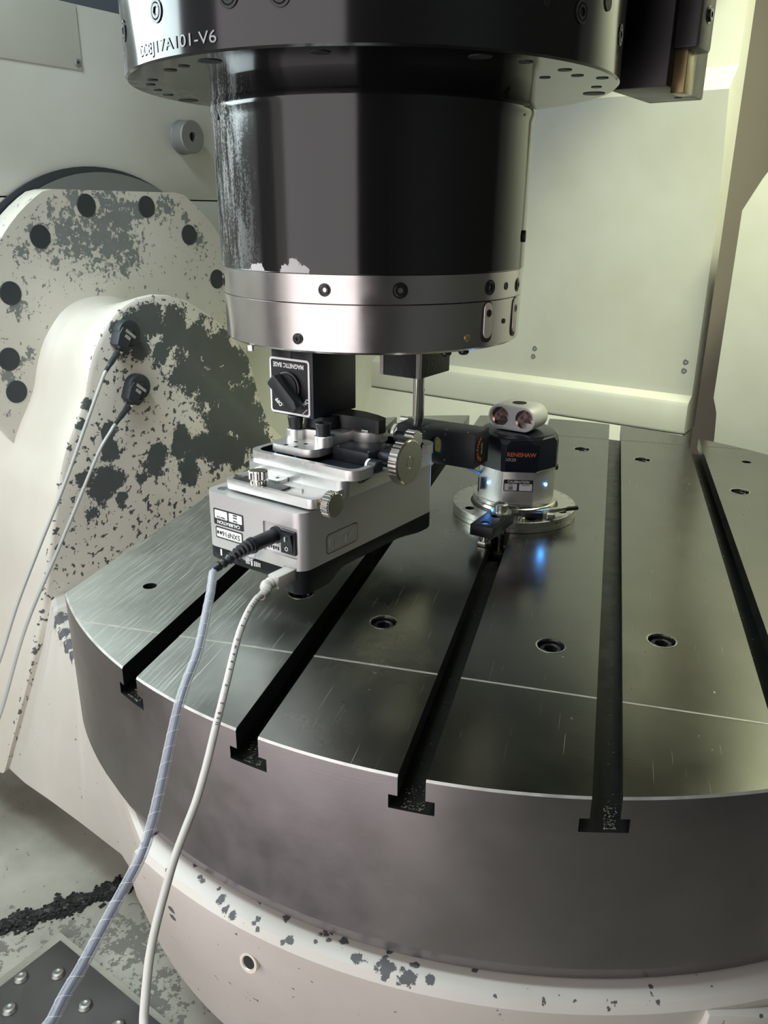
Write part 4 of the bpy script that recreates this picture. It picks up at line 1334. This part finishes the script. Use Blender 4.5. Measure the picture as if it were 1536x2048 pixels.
MB().box((-0.0462, -0.028, 0.034), (-0.0450, -0.020, 0.050), 0.0004).build('side_socket', M['black_plastic'], xr)
# clamp finger on the ring
MB().prism([(0.022, -0.056), (0.045, -0.049), (0.060, -0.040), (0.0615, -0.035), (0.048, -0.0405), (0.036, -0.040), (0.026, -0.046)], 0.0175, 0.0225, bevel=0.0008).build('clamp_finger', M['zinc'], xr)
MB().prism([(0.058, -0.0412), (0.074, -0.0345), (0.0735, -0.030), (0.060, -0.0348)], 0.0172, 0.0218, bevel=0.001).build('finger_grip', M['black_plastic'], xr)
MB().box((0.004, -0.0615, 0.0137), (0.030, -0.0530, 0.0215), 0.001).build('clamp_foot', M['black_anod'], xr)
MB().cyl(0.0042, 0.0, 0.010, 18, bevel=0.0008, mat=Matrix.Translation((0.034, -0.0600, 0.0175)) @ Matrix.Rotation(PI / 2, 4, 'Y')).build('clamp_screw', M['zinc'], xr)
MB().cyl(0.0042, 0.0137, 0.0180, 18, bevel=0.0008, mat=Matrix.Translation((0.0050, -0.0665, 0))).build('clamp_screw', M['zinc'], xr)
# twin-mirror head, turned towards the laser
RMX = xm.inverted() @ (Matrix.Translation((0.0025, 0.006, 0.1235)) @ frame((0, 0, 0), mpt(1, 0, 0), (0, 0, 1)))
RH = bpy.data.objects.new('mirror_head', None)
RH.empty_display_size = 0.01
C.objects.link(RH)
RH.parent = xr
RH.matrix_basis = RMX
HW, HH = 0.0305, 0.0148


def stad(w_, h_, n=16):
    o = []
    for k in range(n + 1):
        a = -PI / 2 + PI * k / n
        o.append((w_ - h_ + h_ * math.cos(a), h_ * math.sin(a)))
    for k in range(n + 1):
        a = PI / 2 + PI * k / n
        o.append((-(w_ - h_) + h_ * math.cos(a), h_ * math.sin(a)))
    return o


ho = MB().prism(stad(HW, HH), -0.018, 0.018, bevel=0.0008).build('mirror_housing', M['white_alu'], RH)
cc = MB().prism(stad(HW - 0.0026, HH - 0.0026), 0.0162, 0.03)
cc2 = MB()
for x_ in (-0.0155, 0.0155):
    cc2.cyl(0.0112, 0.002, 0.0170, 32, mat=Matrix.Translation((x_, 0, 0)))
cut(ho, [(cc, M['white_alu']), (cc2, M['mirror_pink'])])
MB().cyl(0.0085, 0.0, 0.0004, 28, mat=Matrix.Translation((0, HH, -0.002)) @ Matrix.Rotation(-PI / 2, 4, 'X')).build('top_window', M['dark_hole'], RH)
for x_ in (-0.0155, 0.0155):
    q = MB()
    V = [(x_, 0, 0.0042)]
    for k in range(3):
        a = math.radians(25 + 120 * k)
        V.append((x_ + 0.0126 * math.cos(a), 0.0126 * math.sin(a), 0.0145))
        a += math.radians(60)
        V.append((x_ + 0.0115 * math.cos(a), 0.0115 * math.sin(a), 0.0100))
    q.poly(V, [(0, 1, 2), (0, 2, 3), (0, 3, 4), (0, 4, 5), (0, 5, 6), (0, 6, 1)])
    q.build('corner_mirror', M['mirror_pink'], RH, angle=10)
MB().lathe([(0.0080, -0.0200), (0.0080, -0.0165), (0.0060, -0.0160), (0.0060, -0.0130), (0, -0.0130)], 24, mat=Matrix.Rotation(-PI / 2, 4, 'X')).build('head_stem', M['zinc'], RH)

# ================================================================== strap clamp on the ring
ca_ = math.radians(74)
cm = Matrix.Translation((-0.0090, -0.0935, 0.0)) @ Matrix.Rotation(ca_ - PI / 2, 4, 'Z')
sc_ = thing('strap_clamp', 'black strap clamp with bolts holding down the front of the ring', 'clamp', cm)
bar = MB().box((-0.0138, -0.0290, 0.0140), (0.0138, 0.0310, 0.0272), 0.0009).build('clamp_bar', M['black_anod'], sc_)
cut(bar, [(MB().prism(stad(0.0120, 0.0055), 0.0, 0.05, mat=Matrix.Translation((0.001, 0.0150, 0)) @ Matrix.Rotation(PI / 2, 4, 'Z')).cyl(0.0050, 0.0, 0.05, 24, mat=Matrix.Translation((-0.001, -0.0170, 0))), M['dark_hole'])])
MB().cyl(0.0040, 0.003, 0.0262, 20, mat=Matrix.Translation((-0.001, -0.0170, 0))).build('jack_screw', M['zinc'], sc_)
MB().prism(hexpts(0.0086), 0.0, 0.0062, bevel=0.0007).cyl(0.0070, 0.006, 0.0078, 20).build('jack_foot', M['zinc'], sc_, loc=(-0.001, -0.0170, 0.0002))
MB().lathe([(0.0052, 0), (0.0125, 0), (0.0125, 0.0022), (0.0115, 0.0026), (0.0052, 0.0026)], 36, closed=True).build('washer', M['zinc'], sc_, loc=(0.0015, 0.0210, 0.0272))
put('cap_screw', shared(socket_bm(0.0078, 0.0095, 0.0044), M['zinc']), sc_, Matrix.Translation((0.0015, 0.0210, 0.0298)))
MB().cyl(0.0050, -0.020, 0.0300, 20, mat=Matrix.Translation((0.0015, 0.0210, 0))).build('screw_shank', M['zinc'], sc_)
MB().box((-0.0088, 0.006, -0.0255), (0.0088, 0.034, -0.0180), 0.001, mat=Matrix.Rotation(-(ca_ - PI / 2), 4, 'Z') @ Matrix.Translation((0.0056, 0.0, 0))).build('slot_nut', M['bolt_black'], sc_)

# ================================================================== cables
LMi = LM.inverted()
pw = thing('power_cable', 'black power lead in clear spiral tubing plugged into the laser', 'cable')
J = lambda p: LM @ Vector(p)
MB().tube([J((-0.0304, -0.0010, 0.0292)), J((-0.0304, -0.0060, 0.0291)), J((-0.0304, -0.0062, 0.0291)), J((-0.0304, -0.028, 0.0287)), J((-0.0305, -0.0285, 0.0287)), J((-0.0306, -0.031, 0.0285))], [0.0062, 0.0062, 0.0066, 0.0064, 0.0074, 0.0072], 20).build('plug_body', M['black_plastic'], pw)
bp = smooth_path([J((-0.0306, -0.031, 0.0285)), J((-0.0311, -0.042, 0.0274)), J((-0.0324, -0.054, 0.0238)), (-0.1985, -0.3975, 0.0725)], 12)
brad = []
for i in range(len(bp)):
    t = i / (len(bp) - 1)
    brad.append((0.0070 - 0.0036 * t) * (1.0 if i % 4 < 2 or t > 0.85 else 0.80))
MB().tube(bp, brad, 16).build('strain_relief', M['black_plastic'], pw)
VP = [(-0.1985, -0.3975, 0.0725), (-0.1945, -0.4080, 0.0702), (-0.1892, -0.4227, 0.0650), (-0.1832, -0.4428, 0.0575), (-0.1781, -0.4615, 0.0485), (-0.1744, -0.4795, 0.0399), (-0.173, -0.4972, 0.0315), (-0.1708, -0.5146, 0.022), (-0.1677, -0.5322, 0.0096), (-0.1642, -0.5491, -0.0021), (-0.1609, -0.5655, -0.0132), (-0.1581, -0.5814, -0.0237), (-0.157, -0.5973, -0.0337), (-0.1583, -0.6128, -0.0415), (-0.1607, -0.6287, -0.0503), (-0.1627, -0.644, -0.0585), (-0.1639, -0.6582, -0.0647), (-0.1651, -0.6715, -0.0691), (-0.1647, -0.6841, -0.073), (-0.1654, -0.697, -0.0778), (-0.166, -0.74, -0.12), (-0.166, -0.78, -0.22), (-0.166, -0.80, -0.46)]
vp = smooth_path(VP, 6)
MB().tube(vp, 0.0021, 10).build('inner_wire', simple('blue_grey_wire', (0.24, 0.25, 0.31), 0.4, nscale=30), pw)
MB().tube(vp[3:], 0.0036, 16).build('clear_tube', M['clear'], pw, label='clear vinyl sleeve')
# fine turns of the spiral wrap
sp_ = MB()
hel = []
tot = 0.0
for i in range(4, len(vp) - 1):
    p, q = vp[i], vp[i + 1]
    d = (q - p)
    n = 6
    up = Vector((1, 0, 0))
    dd = d.normalized()
    up = (up - dd * up.dot(dd)).normalized()
    sd = dd.cross(up)
    for k in range(n):
        tot += d.length / n
        a = tot / 0.011 * 2 * PI
        hel.append(p + d * (k / n) + 0.00365 * (math.cos(a) * up + math.sin(a) * sd))
sp_.tube(hel, 0.00011, 5)
sp_.build('spiral_edge', M['white'], pw)
MB().lathe([(0.0, 0), (0.0075, 0), (0.0085, 0.003), (0.0080, 0.0042), (0.0, 0.0042)], 32, mat=LM @ frame((-0.0585, -0.0050, 0.0080), (0.85, 0.1, -0.3), (0.2, 0.2, 1))).build('dust_cap', M['clear_cap'], pw, label='clear plastic dust cap')

ub = thing('usb_cable', 'pale beige data cable with a square plug in the laser', 'cable')
MB().box((-0.0212, -0.0215, -0.0098), (-0.0090, 0.0, 0.0016), 0.0008, mat=LM).build('square_plug', M['beige_plastic'], ub)
up_ = smooth_path([J((-0.0152, -0.020, -0.0045)), J((-0.0154, -0.030, -0.0050)), (-0.1590, -0.3830, 0.0515), (-0.1570, -0.3980, 0.0540)], 12)
ur = []
for i in range(len(up_)):
    t = i / (len(up_) - 1)
    ur.append((0.0062 - 0.0026 * t) * (1.0 if i % 5 < 3 else 0.82))
MB().tube(up_, ur, 16).build('strain_relief', M['beige_plastic'], ub)
UP = [(-0.1570, -0.3980, 0.0540), (-0.1552, -0.4106, 0.0580), (-0.1529, -0.4316, 0.0575), (-0.1512, -0.4518, 0.0509), (-0.148, -0.4702, 0.0431), (-0.1446, -0.4877, 0.0349), (-0.1416, -0.5051, 0.0254), (-0.1393, -0.5232, 0.0131), (-0.1374, -0.5419, -0.0019), (-0.1365, -0.5601, -0.016), (-0.1368, -0.5769, -0.0265), (-0.1367, -0.593, -0.0363), (-0.1356, -0.6095, -0.0485), (-0.1335, -0.6241, -0.0571), (-0.1303, -0.638, -0.0651), (-0.1257, -0.651, -0.0726), (-0.1206, -0.6635, -0.0795), (-0.1151, -0.6765, -0.0884), (-0.112, -0.71, -0.13), (-0.112, -0.74, -0.24), (-0.112, -0.75, -0.46)]
ups = smooth_path(UP, 6)
MB().tube(ups, 0.0027, 16).build('cable_sheath', M['beige_plastic'], ub)
# printing along the cable
pr = MB()
s_txt = 'USB 2.0 28AWG E133613'
idx = 0
acc = 0.0
view = Vector((0.09551, -0.948214, 0.349983))
for i in range(8, len(ups) - 1):
    acc += (ups[i + 1] - ups[i]).length
    if acc > 0.0036 and idx < len(s_txt):
        acc = 0.0
        ch = s_txt[::-1][idx]
        idx += 1
        if ch == ' ':
            continue
        d = (ups[i] - ups[i + 1]).normalized()
        nrm = Vector((0.45, -0.80, 0.35))
        nrm = (nrm - d * nrm.dot(d)).normalized()
        b_ = text_bm(ch, 0.0030, 0.00004, 0.00005)
        bmesh.ops.transform(b_, matrix=frame(ups[i] + nrm * 0.00272, d, nrm.cross(d)), verts=b_.verts)
        pr._join(b_)
pr.build('cable_lettering', M['ink'], ub)

# connectors on the arm with their grey leads
CP = [[(-0.545, -0.138, 0.178), (-0.540, -0.152, 0.168)], [(-0.545, -0.128, 0.098), (-0.540, -0.146, 0.086)]]
PATH = [[(-0.535, -0.172, 0.150), (-0.533, -0.190, 0.125), (-0.531, -0.221, 0.076), (-0.53, -0.262, 0.008), (-0.53, -0.311, -0.067), (-0.53, -0.354, -0.135), (-0.53, -0.385, -0.193), (-0.53, -0.425, -0.267), (-0.53, -0.46, -0.36)],
        [(-0.535, -0.168, 0.070), (-0.533, -0.182, 0.058), (-0.53, -0.207, 0.034), (-0.53, -0.247, -0.025), (-0.53, -0.288, -0.085), (-0.53, -0.349, -0.174), (-0.53, -0.397, -0.27), (-0.53, -0.428, -0.327), (-0.53, -0.46, -0.42)]]
LBL = ('upper black round connector and its grey lead on the cradle arm', 'lower black round connector and its grey lead on the cradle arm')
for i, (b_, z_) in enumerate(((-0.124, 0.187), (-0.115, 0.109))):
    cn = thing('sensor_connector', LBL[i], 'connector', MX.copy(), 'connectors on the cradle arm')
    B = Matrix.Translation((-0.5595, b_, z_)) @ frame((0, 0, 0), (0, 1, 0), (0, 0, 1))
    out = circle(0.0, 0.0, 0.0185, 32)
    MB().prism(out, 0.0, 0.016, bevel=0.002, mat=B).prism([(-0.0060, -0.0175), (0.0050, -0.0185), (-0.0080, -0.0255), (-0.0165, -0.0215), (-0.0245, -0.0125), (-0.0190, 0.002), (-0.012, 0.010), (0.006, 0.006)], 0.0, 0.0185, bevel=0.0012, mat=B).build('connector_body', M['plug_black'], cn)
    BL = B @ Matrix.Translation((0.0, 0.0, 0.0186)) @ Matrix.Rotation(math.radians(-40), 4, 'Z')
    MB().box((-0.010, -0.003, 0), (0.009, 0.001, 0.0004), mat=BL).box((-0.007, -0.010, 0), (0.003, -0.0055, 0.0004), mat=BL).build('raised_print', M['cable_grey'], cn)
    p0 = B @ Vector((-0.0150, -0.0225, 0.0095))
    p0 = Vector((p0.x, p0.y, p0.z))
    path = [Vector(p) for p in PATH[i]]
    d = (path[0] - p0).normalized()
    MB().tube([p0, p0 + d * 0.009], 0.0055, 14).build('knurled_nut', M['chrome'], cn)
    MB().tube(smooth_path([p0 + d * 0.009, p0 + d * 0.018, path[0] + (path[1] - path[0]) * 0.3], 5), [0.0048] * 5 + [0.004] * 3 + [0.003] * 3, 12).build('strain_relief', M['plug_black'], cn)
    MB().tube(smooth_path([p0 + d * 0.018, path[0] + (path[1] - path[0]) * 0.3] + path[1:], 6), 0.0024, 10).build('lead', M['cable_grey'], cn)
